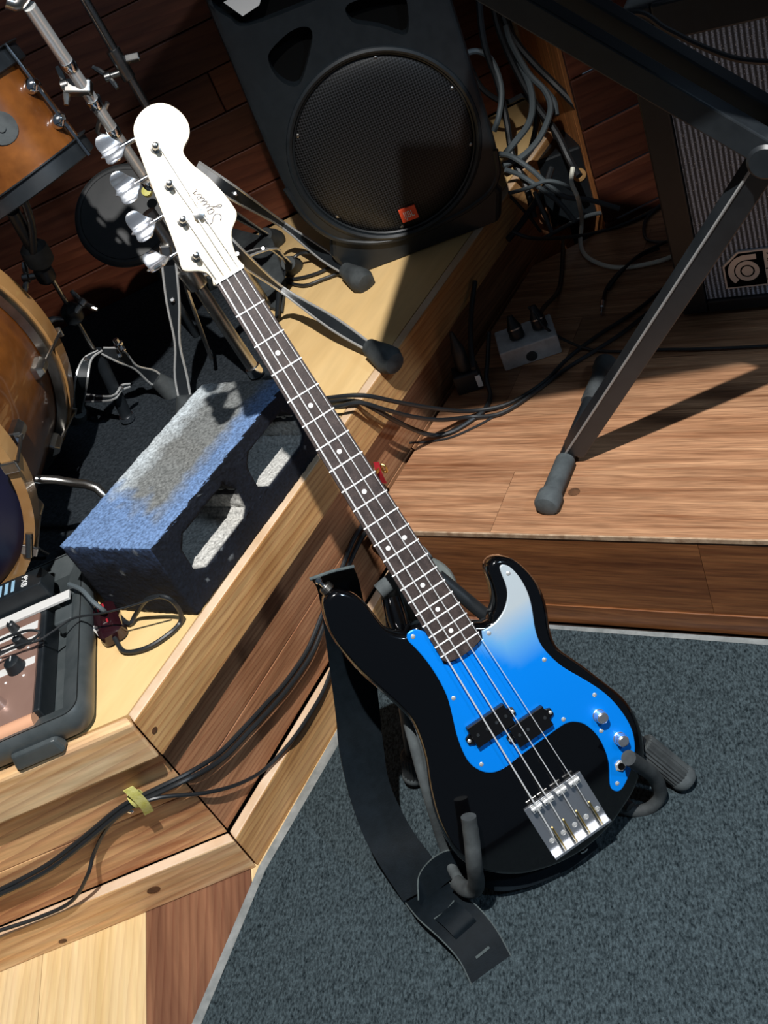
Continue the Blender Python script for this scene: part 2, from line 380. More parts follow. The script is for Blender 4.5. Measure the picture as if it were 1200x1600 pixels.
# ------------------------------------------------------------------ floor
fl = struct('floor')
MB().box((-3, -1.5, -.06), (3, 3.2, -.008)).build('subfloor', M['gap'], fl)
fy = Vector((.11, .994, 0)).normalized(); fx = Vector((fy.y, -fy.x, 0))
p0 = Vector((-.683, 1.127, 0))
for i in range(-5, 4):
    mm = M['flr_d'] if i in (0, 3) else M['flr_l']
    for j in range(2):
        a = p0 + fx*(i*.2 + .0006) + fy*(.75 - j*1.3 - (.23 if i % 2 else 0)); b = a + fx*.1988
        c, d = b - fy*1.298, a - fy*1.298
        MB().prism([a.xy, b.xy, c.xy, d.xy], -.008, 0).build('plank', mm, fl)
# ------------------------------------------------------------------ back wall and the jog to its right
wb = struct('wall_back', (0, 2.555, 0))
MB().box((-3, 2.572, 0), (.86, 2.62, 2.6)).build('backing', M['gap'], wb)
z = .43; k = 0
while z < 1.9:
    x = -2.6 - (k*.77 % .9)
    while x < .79:
        x2 = min(x+1.6+(k % 3)*.25, .795)
        if x2-x > .05: MB().box((x, 2.557+.002*(k % 2), z+.0015), (x2-.002, 2.572, z+.0965)).build('board', M['wall'], wb, bevel=.002)
        x = x2
    z += .098; k += 1
wr = struct('wall_right', (.765, 2.13, 0))
A, B = Vector((.765, 2.13, 0)), Vector((.80, 2.555, 0)); t = (B-A).normalized()
for i in range(5):
    a = A + t*(i*.075+.001); b = A + t*(i*.075+.074)
    MB().prism([a.xy, b.xy, (b+Vector((.02, 0, 0))).xy, (a+Vector((.02, 0, 0))).xy], .1, 2.2).build('board', M['wallo'], wr)
a = A + t*.376; b = A+t*.418
MB().prism([a.xy, b.xy, (b+Vector((.02, 0, 0))).xy, (a+Vector((-.006, 0, 0))).xy], .1, 2.2).build('batten', M['batten'], wr)
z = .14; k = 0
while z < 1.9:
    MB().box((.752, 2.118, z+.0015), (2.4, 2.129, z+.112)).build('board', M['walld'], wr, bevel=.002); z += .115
# ------------------------------------------------------------------ drum riser
rz = thing('drum_riser', 'raised pine-edged drum platform with plywood deck and reddish side boards, left and behind the bass', 'platform', KC)
LR, LL = 1.69, 1.35
c0, c2_, c3 = corner(0), corner(.0205), corner(.034)
P = lambda v: (v.x, v.y)
cA = corner(.0222)
deck = [P(cA), P(cA + D1*LR), (.785, 2.55), (-1.9, 2.55), P(cA + D2*LL)]
MB().prism(deck, h2-.03, h2-.001).build('deck', M['ply'], rz)
g = .0014
def facet(c_out, c_in, d, z0, z1, name, m, L, bev, top=None):
    o = MB().prism([P(c_out+d*g), P(c_out+d*L), P(c_in+d*L), P(c_in+d*g)], z0, z1).build(name, [m, top] if top else m, rz, bevel=bev)
    if top:
        for p in o.data.polygons:
            if p.normal.z > .9: p.material_index = 1
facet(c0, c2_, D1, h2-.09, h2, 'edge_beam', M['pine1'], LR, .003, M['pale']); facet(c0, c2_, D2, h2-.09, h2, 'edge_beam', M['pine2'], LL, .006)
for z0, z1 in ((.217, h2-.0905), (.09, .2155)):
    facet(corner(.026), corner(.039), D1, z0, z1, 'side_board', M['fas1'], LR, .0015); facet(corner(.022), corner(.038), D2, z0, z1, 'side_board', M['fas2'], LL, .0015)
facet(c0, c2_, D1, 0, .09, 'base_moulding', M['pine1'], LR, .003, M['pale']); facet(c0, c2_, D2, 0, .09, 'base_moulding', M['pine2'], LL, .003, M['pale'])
cI = corner(.04); MB().prism([P(cI), P(cI + D1*LR), (.77, 2.5), (-1.9, 2.5), P(cI + D2*LL)], .01, h2-.031).build('core', M['gap'], rz)
knotm = mat('knot', (.07, .03, .012), .6, col2=(.16, .07, .03), ns=60)
def knot(px, py, pl, n, r, r2, parent):
    q = PL(px, py, pl, n); n = Vector(n).normalized(); x = Vector((n.y, -n.x, 0)) if abs(n.z) < .5 else DS
    fr = frame(q + n*.0004, x, n.cross(x)*-1)
    MB(fr).stack([(-.0005, [(r*math.cos(i*math.pi/7), r2*math.sin(i*math.pi/7)) for i in range(14)]), (.0003, [(r*.9*math.cos(i*math.pi/7), r2*.9*math.sin(i*math.pi/7)) for i in range(14)])]).build('knot', knotm, parent)
for px, py, r in ((240, 1390, .011), (277, 1418, .009), (98, 1470, .007)): knot(px, py, KC, N2, r*1.1, r*.8, rz)
knot(241, 1141, KC, N1, .006, .005, rz)
knot(897, 769, (0, 0, h1), (0, 0, 1), .011, .010, rz)
# ------------------------------------------------------------------ low stage on the right
st = thing('low_stage', 'low stage of reddish-brown laminate planks, right of the bass under the keyboard stand', 'platform', S0)
rp = S0*0 + KC + N1*.003; W1 = .157
for r in range(9):
    s = -2.0 - (r*.63 % .6)
    while s < 2.2:
        e = s + .5 + .12*((r*7+int(s*10)) % 4)
        a, b = S0 + DS*(s+.0004) + NS*(r*W1+.004), S0 + DS*(e-.0004) + NS*(r*W1+.004)
        poly = clip([P(a), P(b), P(b+NS*(W1-.0008)), P(a+NS*(W1-.0008))], P(rp), (N1.x, N1.y))
        poly = clip(poly, (0, 2.128), (0, -1)) if poly and max(q[0] for q in poly) > .74 else poly
        if len(poly) > 2 and s < 1.95: MB().prism(poly, h1-.012, h1).build('plank', M['stage'], st)
        s = e
a, b = S0, S0 + DS*1.9
MB().prism([P(a), P(b), P(b+NS*.0035), P(a+NS*.0035)], h1-.008, h1+.0005).build('nosing_strip', M['edge'], st)
seam = (Vector((.421, 1.141, 0))-S0).dot(DS)
for s0, s1 in ((0, seam), (seam+.0008, 1.9)):
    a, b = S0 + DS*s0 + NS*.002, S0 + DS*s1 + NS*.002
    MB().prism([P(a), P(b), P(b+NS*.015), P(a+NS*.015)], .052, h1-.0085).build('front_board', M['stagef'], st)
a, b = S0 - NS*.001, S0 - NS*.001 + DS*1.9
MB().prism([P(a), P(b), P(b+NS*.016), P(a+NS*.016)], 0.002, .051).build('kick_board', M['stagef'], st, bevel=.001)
a, b = S0 + NS*.02, S0 + DS*1.9 + NS*.02
core = clip([P(a), P(b), P(b+NS*1.3), P(a+NS*1.3)], P(rp), (N1.x, N1.y)); core = clip(core, (0, 2.12), (0, -1))
MB().prism(core, .002, h1-.0125).build('core', M['gap'], st)
# ------------------------------------------------------------------ carpet on the floor
cp = thing('carpet', 'dark grey ribbed carpet on the floor under the guitar stand with a grey taped edge', 'carpet', (0, .6, 0))
e0 = Vector((-.90, .56, 0)); e1 = KC + N1*.004 + D1*.0; e2 = KC + D1*.565 + N1*.0015
e3 = S0 - NS*.004 + DS*2.0
def inset(a, b, d): t = (b-a).normalized(); return Vector((t.y, -t.x, 0))*d
e1 = KC + Vector((.002, -.005, 0))
ring = [e0, e1, e2, e3, Vector((1.8, -1, 0)), Vector((-1.4, -1, 0))]
w1 = .016
i0 = e0 + Vector((w1*.9, -w1*.9, 0)); i1 = e1 + Vector((w1*.75, -w1*.85, 0)); i2 = e2 + Vector((.014, -.024, 0)); i3 = e3 - NS*.022
MB().prism([P(i0), P(i1), P(i2), P(i3), (1.8, -1), (-1.4, -1)], .0, .007).build('pile', M['carpet'], cp)
MB().prism([P(e0), P(e1), P(i1), P(i0)], 0, .004).build('edge_tape', M['tape'], cp)
MB().prism([P(e1), P(e2), P(i2), P(i1)], 0, .004).build('edge_tape', M['tape'], cp)
MB().prism([P(e2), P(e3), P(i3), P(i2)], 0, .004).build('edge_tape', M['tape'], cp)
# ------------------------------------------------------------------ bass guitar
bass = thing('bass_guitar', 'black electric bass guitar with blue-to-silver pickguard leaning back on a floor stand', 'bass guitar', BL(0, .70, .03))
mm = lambda pts: [Vector((x/1000, y/1000)) for x, y in pts]
BODY = mm([(-32,538),(-51,541),(-63,533),(-74,518),(-77,496),(-79,473),(-85,452),(-96,437),(-106,431),(-117,431),(-129,438),(-139,460),(-144,487),(-143,516),(-138,553),(-130,583),(-122,614),(-116,644),(-116,670),(-126,711),(-143,751),(-158,795),(-165,838),(-163,866),(-154,890),(-132,917),(-108,937),(-84,950),(-45,963),(0,968),(45,962),(78,950),(108,936),(134,916),(152,893),(163,867),(168,842),(168,818),(163,795),(153,768),(141,735),(130,709),(122,689),(121,671),(127,649),(135,631),(141,612),(144,593),(143,573),(139,555),(134,541),(126,529),(115,521),(104,519),(94,524),(89,535),(86,550),(81,566),(74,578),(63,586),(47,591)])
bo = catmull([(p.x, p.y, 0) for p in BODY], 3, True); bo = [Vector((p.x, p.y)) for p in bo]
lay = [(.012, 9), (.0127, 6), (.0145, 3), (.0172, 1), (.021, 0), (.045, 0), (.0487, 1), (.0515, 3), (.0534, 6), (.054, 9)]
MB(BF).stack([(z, offset(bo, d/1000)) for z, d in lay]).build('body', M['gloss'], bass, smooth=True)
PG = mm([(-26,560),(-33,548),(-41,539.5),(-50,538),(-55.6,541),(-57.6,549),(-54.5,563),(-51,588),(-50.3,616),(-52.5,643),(-56.5,660),(-63,680),(-71,704),(-76.3,729),(-77,750),(-71,767),(-61,779),(-48,785),(-32,786.5),(-8,784.5),(34,783.5),(65,782.8),(76.5,785),(85,790),(95,801.6),(101.5,823),(101.5,848),(95,875),(80.5,902),(80,912),(86,918.5),(96,917),(114,905.5),(127,893.5),(140.5,877),(150,853),(152,826),(148.6,797),(141,771),(127.5,741.7),(111,709),(103,682),(100.5,661),(103.5,643),(109.3,626.9),(116.6,609.4),(122.2,590.9),(124.5,572.4),(123.7,555.3),(120,540),(113.5,532),(107.7,532.6),(104.8,542.8),(101.7,560.6),(95,575),(81.6,588),(63.5,596),(47,597),(38,596)])
NKE = mm([(33, 606.5), (20, 609), (0, 610), (-20, 609), (-33, 606.5)])     # cut-out round the heel
pgo = catmull([(p.x, p.y, 0) for p in PG], 3); pgo = [Vector((p.x, p.y)) for p in pgo]
pg = MB(BF).stack([(.0092, offset(pgo+NKE, .0012)), (.0098, pgo+NKE), (.0119, pgo+NKE)]).build('pickguard', M['guard'], bass)
def fade(p, n):
    q = BF.inverted() @ p; t = (q.y - .592)/.085 + max(0, (.055-q.x)/.06); t = max(0, min(1, t))
    c0, cm, c1 = Vector((.54, .61, .65)), Vector((.16, .46, .84)), Vector((.0, .255, .93))
    return c0.lerp(cm, t/.5) if t < .5 else cm.lerp(c1, (t-.5)/.5)
def densify(bm):
    bmesh.ops.triangulate(bm, faces=bm.faces)
    for _ in range(4):
        es = [e for e in bm.edges if e.calc_length() > .018]
        if not es: break
        bmesh.ops.subdivide_edges(bm, edges=es, cuts=1); bmesh.ops.triangulate(bm, faces=[f for f in bm.faces if len(f.verts) > 3])
bm = bmesh.new(); bm.from_mesh(pg.data); densify(bm); bm.to_mesh(pg.data); bm.free(); vcol(pg, 'fade', fade)
scr = MB(BF); scr0 = None
def screw(x, y, z, r, parent, m='satin', ax=None):
    k = MB(BF).lathe((x, y, z), (0, 0, -1), [(r, -.0006), (r, .0003), (r*.6, .0011)], 12)
    k.box((x-r*.75, y-r*.14, z-.0013), (x+r*.75, y+r*.14, z-.0008))
    return k.build('screw', M[m], parent, smooth=True)
for x, y in ((-48.8,546.5),(113.4,546.8),(45,604.4),(93.1,683.7),(129.5,771.9),(71.7,775.8),(110.5,824.1),(90.3,906.9),(-63.9,761.2),(-47,655)): screw(x/1000, y/1000, .0092, .0033, pg)
# neck, fretboard
L34 = .8636
fy_ = lambda n: L34*(1-2**(-n/12)); hw = lambda y: .0207 + (.0322-.0207)*y/.6
fb = []
for y in (0, .2, .4, .58): fb.append((-hw(y), y))
end = [(-.0322, .596), (-.028, .603), (-.014, .6065), (0, .6075), (.014, .6065), (.028, .603), (.0322, .596)]
fb = fb + end + [(hw(y), y) for y in (.58, .4, .2, 0)]
fbo = MB(BF).stack([(0, fb), (.006, fb)]).build('fretboard', M['rosew'], bass, bevel=.0008)
nk = MB(BF); secs = []
for y, d in ((-.004, .021), (.05, .0205), (.2, .0215), (.4, .0225), (.5, .0235), (.54, .026), (.6, .026)):
    w = hw(max(y, 0)); fl_ = .9 if y < .5 else 0
    secs.append([(w*math.cos(a), y, .006 + (d-.006)*(math.sin(a)**(.75 if y < .53 else .25))) for a in [math.pi*i/12 for i in range(13)]])
vs = [v for s in secs for v in s]; n = 13; fs = []
for k in range(len(secs)-1):
    for i in range(n): fs.append([k*n+i, k*n+(i+1) % n, (k+1)*n+(i+1) % n, (k+1)*n+i])
fs += [list(range(n)), [len(vs)-n+i for i in range(n)]]
nk.add(vs, fs).build('neck', M['maple'], bass, smooth=True)
for k in range(1, 21):
    y = fy_(k); w = hw(y)+.0003
    MB(BF).tube([(-w, y, -.0001), (w, y, -.0001)], .0013, 10).build('fret', M['fret'], fbo, smooth=True)
for k in (3, 5, 7, 9, 12, 15, 17, 19):
    y = (fy_(k)+fy_(k-1))/2
    for x in ((-.0135, .0135) if k == 12 else (0,)):
        MB(BF).lathe((x, y, .0002), (0, 0, -1), [(.0034, 0), (.0034, .0005)], 16).build('inlay_dot', M['dot'], fbo)
MB(BF).box((-.0212, -.0045, -.0022), (.0212, 0, .008)).build('nut', M['bone'], bass, bevel=.0006)
HS = mm([(-20.4,0),(-20.6,-11),(-23,-20.5),(-31,-28),(-42,-34),(-47,-39),(-46,-47),(-42,-58),(-34.5,-91),(-28.3,-122),(-21.5,-156),(-14,-190),(-7.5,-213),(1,-224.6),(15,-232),(31,-233.5),(45,-228.5),(54.5,-218),(60,-203),(59,-188.5),(51.6,-177),(38,-168.5),(34,-160.5),(37,-143),(45.5,-121),(51.2,-95),(53,-76),(52.5,-66),(46.7,-58.5),(34,-49),(25.5,-33),(22,-14),(21.2,0)])
ho = catmull([(p.x, p.y, 0) for p in HS], 3, True); ho = [Vector((p.x, p.y)) for p in ho]
hd = MB(BF).stack([(.008, offset(ho, .0012)), (.0089, ho), (.0211, ho), (.022, offset(ho, .0012))]).build('headstock', M['maple'], bass, smooth=True)
# lettering on the headstock
u, v = Vector((-.13, -.99, 0)).normalized(), Vector((-.99, .13, 0))
LF = BF @ frame((.0335, -.070, .0079), u, v)
def stroke(pts, r=.00045): return LETT.tube([(x/1000, y/1000, 0) for x, y in pts], r*1.25, 5, 4)
LETT = MB(LF)
stroke([(9,16),(11,19),(8,21.5),(4,20),(2.5,16),(5,12),(8,8),(7.5,3),(3.5,.5),(0,2.5),(-1.5,5)], .0006)
stroke([(17.5,10),(14,11.5),(12,8),(12.6,4),(15,3.5),(17,8),(17.8,11),(16.5,2),(14.5,-7),(12,-9),(11.5,-6),(16,-1),(20,4)])
stroke([(20,4),(21.5,10),(21,5),(22.5,3.2),(25,6),(26.5,10.5),(26,5),(27.5,3.2),(30,6)])
stroke([(30,6),(31.6,10.5),(31,5),(32.3,3.2),(35,5.5)]); stroke([(33,13.6),(33.4,14.2)], .0006)
stroke([(35,5.5),(38.5,7.5),(38.6,10),(36.4,10.3),(35.6,6.5),(37.5,3.2),(41,5)])
stroke([(41,5),(43,10.5),(43.4,9),(46,10.6),(45.5,5),(47.5,4)])
LETT.build('lettering', M['ink'], hd, smooth=True, label='dark script lettering')
# tuners
XS0 = (-.0165, -.0055, .0055, .0165)                       # strings at the nut, E A D G
posts = [(-.0234, -.0447), (-.0134, -.0916), (-.0036, -.138), (.0069, -.1857)]
kx = [(-.068, -.063), (-.060, -.112), (-.050, -.164), (-.040, -.212)]
for i, (x, y) in enumerate(posts):
    tn = MB(BF).lathe((x, y, .0081), (0, 0, -1), [(.0075, 0), (.0075, .0018), (.0048, .0024), (.0043, .009), (.0036, .0105), (.0040, .012), (.0040, .0155), (.0026, .0165)], 16)
    tn = tn.build('tuner', M['dchrome'], bass, smooth=True)
    MB(BF).tube([(x + .004*math.cos(a*.7), y + .004*math.sin(a*.7), .0061 - a*.00012) for a in range(0, 32)], .0007, 5).build('string_winding', M['steel_s'], tn, smooth=True)
    X, Yk = kx[i]
    MB(BF).lathe((x, Yk, .031), (0, 0, 1), [(.0085, -.009), (.0085, .001), (.006, .002)], 14).build('gear', M['chrome'], tn, smooth=True)
    MB(BF).tube([(x, Yk, .027), (X+.011, Yk, .027)], .0032, 10).build('key_shaft', M['chrome'], tn, smooth=True)
    ang = (1.0, .35, .15, .45)[i]; KS = 1.3
    fr = BF @ frame((X, Yk, .027), (1, 0, 0), (0, math.cos(ang), -math.sin(ang)))
    ol = catmull([(.013,.004,0),(.007,.010,0),(.001,.0165,0),(-.008,.0165,0),(-.0125,.011,0),(-.0115,.004,0),(-.0145,0,0),(-.0115,-.004,0),(-.0125,-.011,0),(-.008,-.0165,0),(.001,-.0165,0),(.007,-.010,0),(.013,-.004,0)], 3, True)
    ol = [Vector((p.x*KS, p.y*KS)) for p in ol]
    kb_ = MB().stack([(-.0020, offset(ol, .0022)), (-.0010, offset(ol, .0005)), (.0010, offset(ol, .0005)), (.0020, offset(ol, .0022))])
    kb_.v = [fr @ Vector((p.x, p.y, p.z - 22*p.y*p.y - .0025*math.sin(p.y*260))) for p in kb_.v]
    def fine_(bm):
        for _ in range(3):
            es = [e for e in bm.edges if e.calc_length() > .006]
            if es: bmesh.ops.subdivide_edges(bm, edges=es, cuts=1); bmesh.ops.triangulate(bm, faces=[f for f in bm.faces if len(f.verts) > 3])
    kb_.build('tuner_key', M['bkey'], tn, smooth=True)
tr = MB(BF).lathe((.0082, -.0875, .008), (0, 0, -1), [(.003, 0), (.003, .004), (.0075, .0045), (.0075, .0065), (.003, .0075)], 16).build('string_tree', M['dchrome'], bass, smooth=True)
# strings
XS1 = (-.0305, -.0105, .0125, .0355); RS = (.00125, .0010, .0008, .0006)
for i in range(4):
    x, y = posts[i]; pts = [(x+.0045, y+.002, .0015)]
    if i >= 2: pts.append((.0082+(-.004, .004)[i-2], -.0875, .0022))
    pts += [(XS0[i], -.003, -.0026), (XS1[i], .857, -.0052), (XS1[i], .866, -.0035), (XS1[i]*1.02, .938, .007)]
    MB(BF).tube(pts, RS[i], 6).build('string', M['steel_s'], bass, smooth=True)
# pickups
def pickup(x0, y0, x1, y1, sx, sgn):
    p = MB(BF).box((x0, y0, -.0005), (x1, y1, .0092)).build('pickup', M['pick'], bass, bevel=.0015)
    for q in (x0, x1):
        d = -1 if q == x0 else 1; yc = (y0+y1)/2 + sgn
        MB(BF).stack([(.0045, [(q, yc-.009), (q+d*.009, yc-.005), (q+d*.009, yc+.005), (q, yc+.009)]), (.0092, [(q, yc-.009), (q+d*.009, yc-.005), (q+d*.009, yc+.005), (q, yc+.009)])]).build('mounting_tab', M['pick'], p, bevel=.001)
        screw(q+d*.0055, yc, .0044, .0028, p)
    for k in range(4):
        x = x0 + (x1-x0)*(k+.5)/4 + (x1-x0)*.02
        MB(BF).lathe((x, (y0+y1)/2, 0), (0, 0, -1), [(.0024, -.002), (.0024, .0012)], 12).build('pole_piece', M['dchrome'], p, smooth=True)
pickup(-.0555, .7003, .0085, .7353, 0, .002); pickup(-.0045, .7362, .0545, .7705, 0, 0)
# knobs, jack, bridge, strap buttons
for x, y in ((.1195, .802), (.128, .850)):
    MB(BF).lathe((x, y, .0092), (0, 0, -1), [(.0100, 0), (.0100, .001)] + [(.0088+.0005*(k % 2), .002+k*.0014) for k in range(9)] + [(.0085, .0155), (.0065, .0172)], 22).build('control_knob', M['bkey'], bass, smooth=False)
jk = MB(BF).lathe((.108, .886, .0092), (0, 0, -1), [(.0092, 0), (.0092, .0012), (.0075, .0016), (.0075, .004)], 6).build('output_jack', M['satin'], bass)
MB(BF).lathe((.108, .886, .0052), (0, 0, -1), [(.0052, -.001), (.0052, .0012), (.0032, .0014), (.0032, .0002)], 18).build('jack_bush', M['hole'], jk)
br = MB(BF).box((-.0475, .8575, .0095), (.0525, .945, .012))
br.box((-.0475, .9415, -.002), (.0525, .9455, .012))
br = br.build('bridge', M['bkey'], bass, bevel=.0007)
for i in range(4):
    x = XS1[i]+.0005
    sd = MB(BF).lathe((x-.0085, .861, .0015), (1, 0, 0), [(.0056, 0), (.0056, .0075), (.0044, .0078), (.0044, .0092), (.0056, .0095), (.0056, .017)], 16).build('saddle', M['satin'], br, smooth=True)
    MB(BF).tube([(x, .866, .0035), (x, .9415, .0035)], .0016, 8).build('intonation_screw', M['dchrome'], br, smooth=True)
    for dx in (-.0055, .0055): MB(BF).lathe((x+dx, .861, .0015), (0, 0, -1), [(.0015, -.010), (.0015, .0075)], 8).build('height_screw', M['chrome'], br)
    MB(BF).tube([(x+.004, .905, .0085), (x+.004, .9405, .0085)], .0014, 6).build('string_end', M['brass'], br, smooth=True, label='brass-coloured ball end wrap')
for i in range(5):
    x = -.0385+i*.0205; screw(x+.002, .922, .0095, .0042, br)
def button(p, d):
    return MB().lathe(p, d, [(.0045, 0), (.0045, .006), (.0075, .0075), (.0075, .0095), (.004, .011)], 16).build('strap_button', M['chrome'], bass, smooth=True)
hb = BL(-.112, .4315, .031); hdv = (BX*-.25 + BY*-1).normalized(); button(hb, hdv)
MB().lathe(hb+hdv*.001, hdv, [(.0085, 0)] + [(.0105 if k % 2 else .0095, .001+k*.001) for k in range(9)] + [(.0085, .0105)], 20).build('strap_lock_nut', M['dchrome'], bass)
MB().tube([hb+hdv*.011, hb+hdv*.018], .0032, 10).build('strap_lock_pin', M['chrome'], bass, smooth=True); MB().lathe(hb+hdv*.018, hdv, [(.0035, 0), (.0055, .002), (.0055, .005), (.003, .008)], 12).build('strap_lock_knob', M['chrome'], bass, smooth=True)
tb = BL(-.002, .968, .033); button(tb, BY)
# ------------------------------------------------------------------ strap
sp = thing('guitar_strap', 'wide black leather guitar strap hanging from the upper horn down to the carpet', 'strap', Z(640, 1420, 0))
W_ = lambda a, b: (b-a)/2
C, Q = [], []
MB().tube([Y(484,905,1.122), Y(518,893,1.122), Y(553,885,1.124)], .0024, 8).build('strap_edge', M['suede'], sp, smooth=True)
# plate over the button
wv = (Vector((.99, .12, .0))*.027)
def seg(lst):
    for (xl, yl), (xr, yr), yy in lst:
        a, b = Y(xl, yl, yy), Y(xr, yr, yy); C.append((a+b)/2); Q.append(W_(a, b))
seg([((486,903),(552,886),1.128), ((497,925),(560,905),1.165), ((507,985),(572,960),1.175), ((516,1050),(584,1030),1.165), ((525,1120),(592,1100),1.14), ((530,1170),(598,1160),1.11), ((545,1240),(609,1225),1.07), ((570,1310),(640,1290),1.02)])
for (a, b, z) in (((600,1362),(674,1338),.05), ((630,1408),(698,1372),.022)):
    p, q = Z(*a, z), Z(*b, z); C.append((p+q)/2); Q.append(W_(p, q))
MB().ribbon(C, Q, .0032).build('strap_band', M['leather'], sp, smooth=True)
C, Q = [], []
for (a, b, z) in (((634,1412),(700,1375),.018), ((655,1438),(712,1388),.034), ((690,1470),(748,1418),.036), ((718,1502),(776,1452),.024), ((737,1540),(800,1495),.004)):
    p, q = Z(*a, z), Z(*b, z); C.append((p+q)/2); Q.append(W_(p, q))
tail = MB().ribbon(C, Q, .004).build('strap_tail', M['leather'], sp, smooth=True)
C2, Q2 = C[:], Q[:]
for sg_ in (-1, 1): MB().tube([c_ + q_*sg_*.985 + Vector((0, 0, .0022)) for c_, q_ in zip(C, Q)], .0011, 6, 5).build('tail_edge', M['suede'], tail, smooth=True)
def tailpt(t, s, lift):
    P_ = catmull(C2, 20); V_ = catmull(Q2, 20); i = min(len(P_)-2, int(t*(len(P_)-1))); nn = (P_[i+1]-P_[i]).cross(V_[i]).normalized()
    if nn.z < 0: nn = -nn
    return P_[i] + V_[i]*s + nn*lift
for t in (.36, .57): MB().tube([tailpt(t-.02*abs(s), s, .0026) for s in (-.55, -.2, .2, .55)], .0011, 6, 3).build('slot_edge', M['suede'], tail)
MB().ribbon([tailpt(t, 0, l) for t, l in ((.35, .002), (.40, .007), (.47, .009), (.54, .007), (.58, .002))], [tailpt(t, .55, 0)-tailpt(t, 0, 0) for t in (.35, .40, .47, .54, .58)], .003).build('strap_loop', M['leather'], tail, smooth=True)
MB().tube([tailpt(.83, s, .0022) for s in (-.35, 0, .35)], .0022, 6).build('slot_edge', M['suede'], tail)
# lower end: runs from the end pin along the bottom of the body and curls round to the tail
pts = [(Z(700,1400,.03), .0), (Z(672,1378,.045), 0), (Z(700,1352,.06), 0)]
C, Q = [], []
for px, py, z, hwid in ((662,1425,.020,.020),(664,1388,.034,.022),(690,1358,.050,.022),(722,1348,.054,.020),(765,1375,.045,.017),(820,1371,.034,.015),(868,1352,.030,.014),(905,1332,.030,.013),(930,1312,.034,.012)):
    C.append(Z(px, py, z)); Q.append(Vector((.05, .55, .75)).normalized()*hwid)
se_ = MB().ribbon(C, Q, .003).build('strap_end', M['leather'], sp, smooth=True)
MB().tube([c_ + q_ for c_, q_ in zip(C, Q)], .0015, 6, 5).build('end_edge', M['suede'], se_, smooth=True)
# ------------------------------------------------------------------ guitar stand
gs = thing('guitar_stand', 'black tubular floor stand with rubber arms holding the bass', 'stand', Z(820, 1330, 0))
hub = BL(.0, .528, .100)
hx = (DS).normalized(); hn = BZ
hl = MB().lathe(hub + BZ*.004, BZ, [(.040, -.004), (.055, -.006), (.0585, 0), (.0585, .012), (.054, .018), (.040, .016)], 40, caps=False)
hl.lathe(hub + BZ*.010, BZ, [(.0, 0), (.040, 0), (.041, .006), (0, .007)], 32, caps=False)
hl.build('hub', M['hubgrey'], gs, smooth=True)
a, b = BQ(592, 925, .085), BQ(668, 862, .085)
MB().tube([a, b], .0125, 16).build('pivot_roll', M['dusty'], gs, smooth=True)
MB().lathe(BQ(620, 965, .088), BQ(640, 1040, .06)-BQ(612, 930, .088), [(.015, -.03), (.017, 0), (.012, .05)], 16).build('joint_cap', M['gloss'], gs, smooth=True)
fl_, frt = Z(648, 1212, .021), Z(1070, 1218, .021)
lk = BQ(612, 960, .088); rk = BQ(684, 900, .095)
rib = lambda a, b, n=11: None
def leg(a, b, sl, name='leg'):
    d = (b-a).normalized(); o = MB().tube([a, b-d*sl], .0105, 14).build(name, M['steel'], gs, smooth=True)
    fr = frame(b-d*sl, d.orthogonal(), d.cross(d.orthogonal()))
    if (fr.to_3x3() @ Vector((0, 0, 1))).dot(d) < 0: fr = frame(b-d*sl, d.orthogonal(), d.orthogonal().cross(d))
    star = lambda r1, r2: [((r1 if k % 2 else r2)*math.cos(math.pi*k/22), (r1 if k % 2 else r2)*math.sin(math.pi*k/22)) for k in range(44)]
    ft = MB(fr).stack([(0, star(.0165, .0165)), (.003, star(.0205, .0185)), (sl-.012, star(.0205, .0185)), (sl-.010, star(.0175, .0175))]).build('rubber_foot', M['rubber'], o)
    MB().lathe(b-d*.012, d, [(.019, 0), (.0212, .004), (.0212, .012), (.0175, .018), (.008, .021)], 22).build('end_cap', M['dusty'], ft, smooth=True)
leg(lk, fl_, .060); leg(rk, frt, .090)
# support arms with padded hooks
o = MB().tube([BQ(622, 1060, .075), BQ(640, 1135, .07), BQ(667, 1235, .064), Z(697, 1332, .058), Z(716, 1374, .054), Z(736, 1392, .058)], .0085, 12, 5).build('support_arm', M['dusty'], gs, smooth=True)
MB().tube([Z(712,1378,.058), Z(730,1390,.060), Z(744,1385,.075), BQ(741,1352,-.014), BQ(737,1310,-.018), BQ(732,1276,-.022)], [.0115, .0125, .0125, .0120, .0118, .0112], 16, 5).build('padded_hook', M['rubber'], o, smooth=True)
o = MB().tube([BQ(800, 1000, .085), BQ(900, 1130, .075), BQ(965, 1240, .066), BQ(985, 1261, .05)], .0085, 12, 5).build('support_arm', M['steel'], gs, smooth=True)
pe = BL(.150, .905, .05)
MB().tube([BQ(962,1258,.068), BQ(990,1267,.064), BQ(1016,1262,.056), BQ(1031,1240,.045), BQ(1022,1214,.022), BQ(1003,1198,-.004), BQ(982,1184,-.03)], [.0095, .0100, .0105, .011, .0115, .0115, .0115], 16, 5).build('padded_hook', M['rubber'], o, smooth=True)
MB().tube([Z(735,1412,.0), Z(730,1440,.0)], .006, 8).build('arm_foot', M['rubber'], gs)
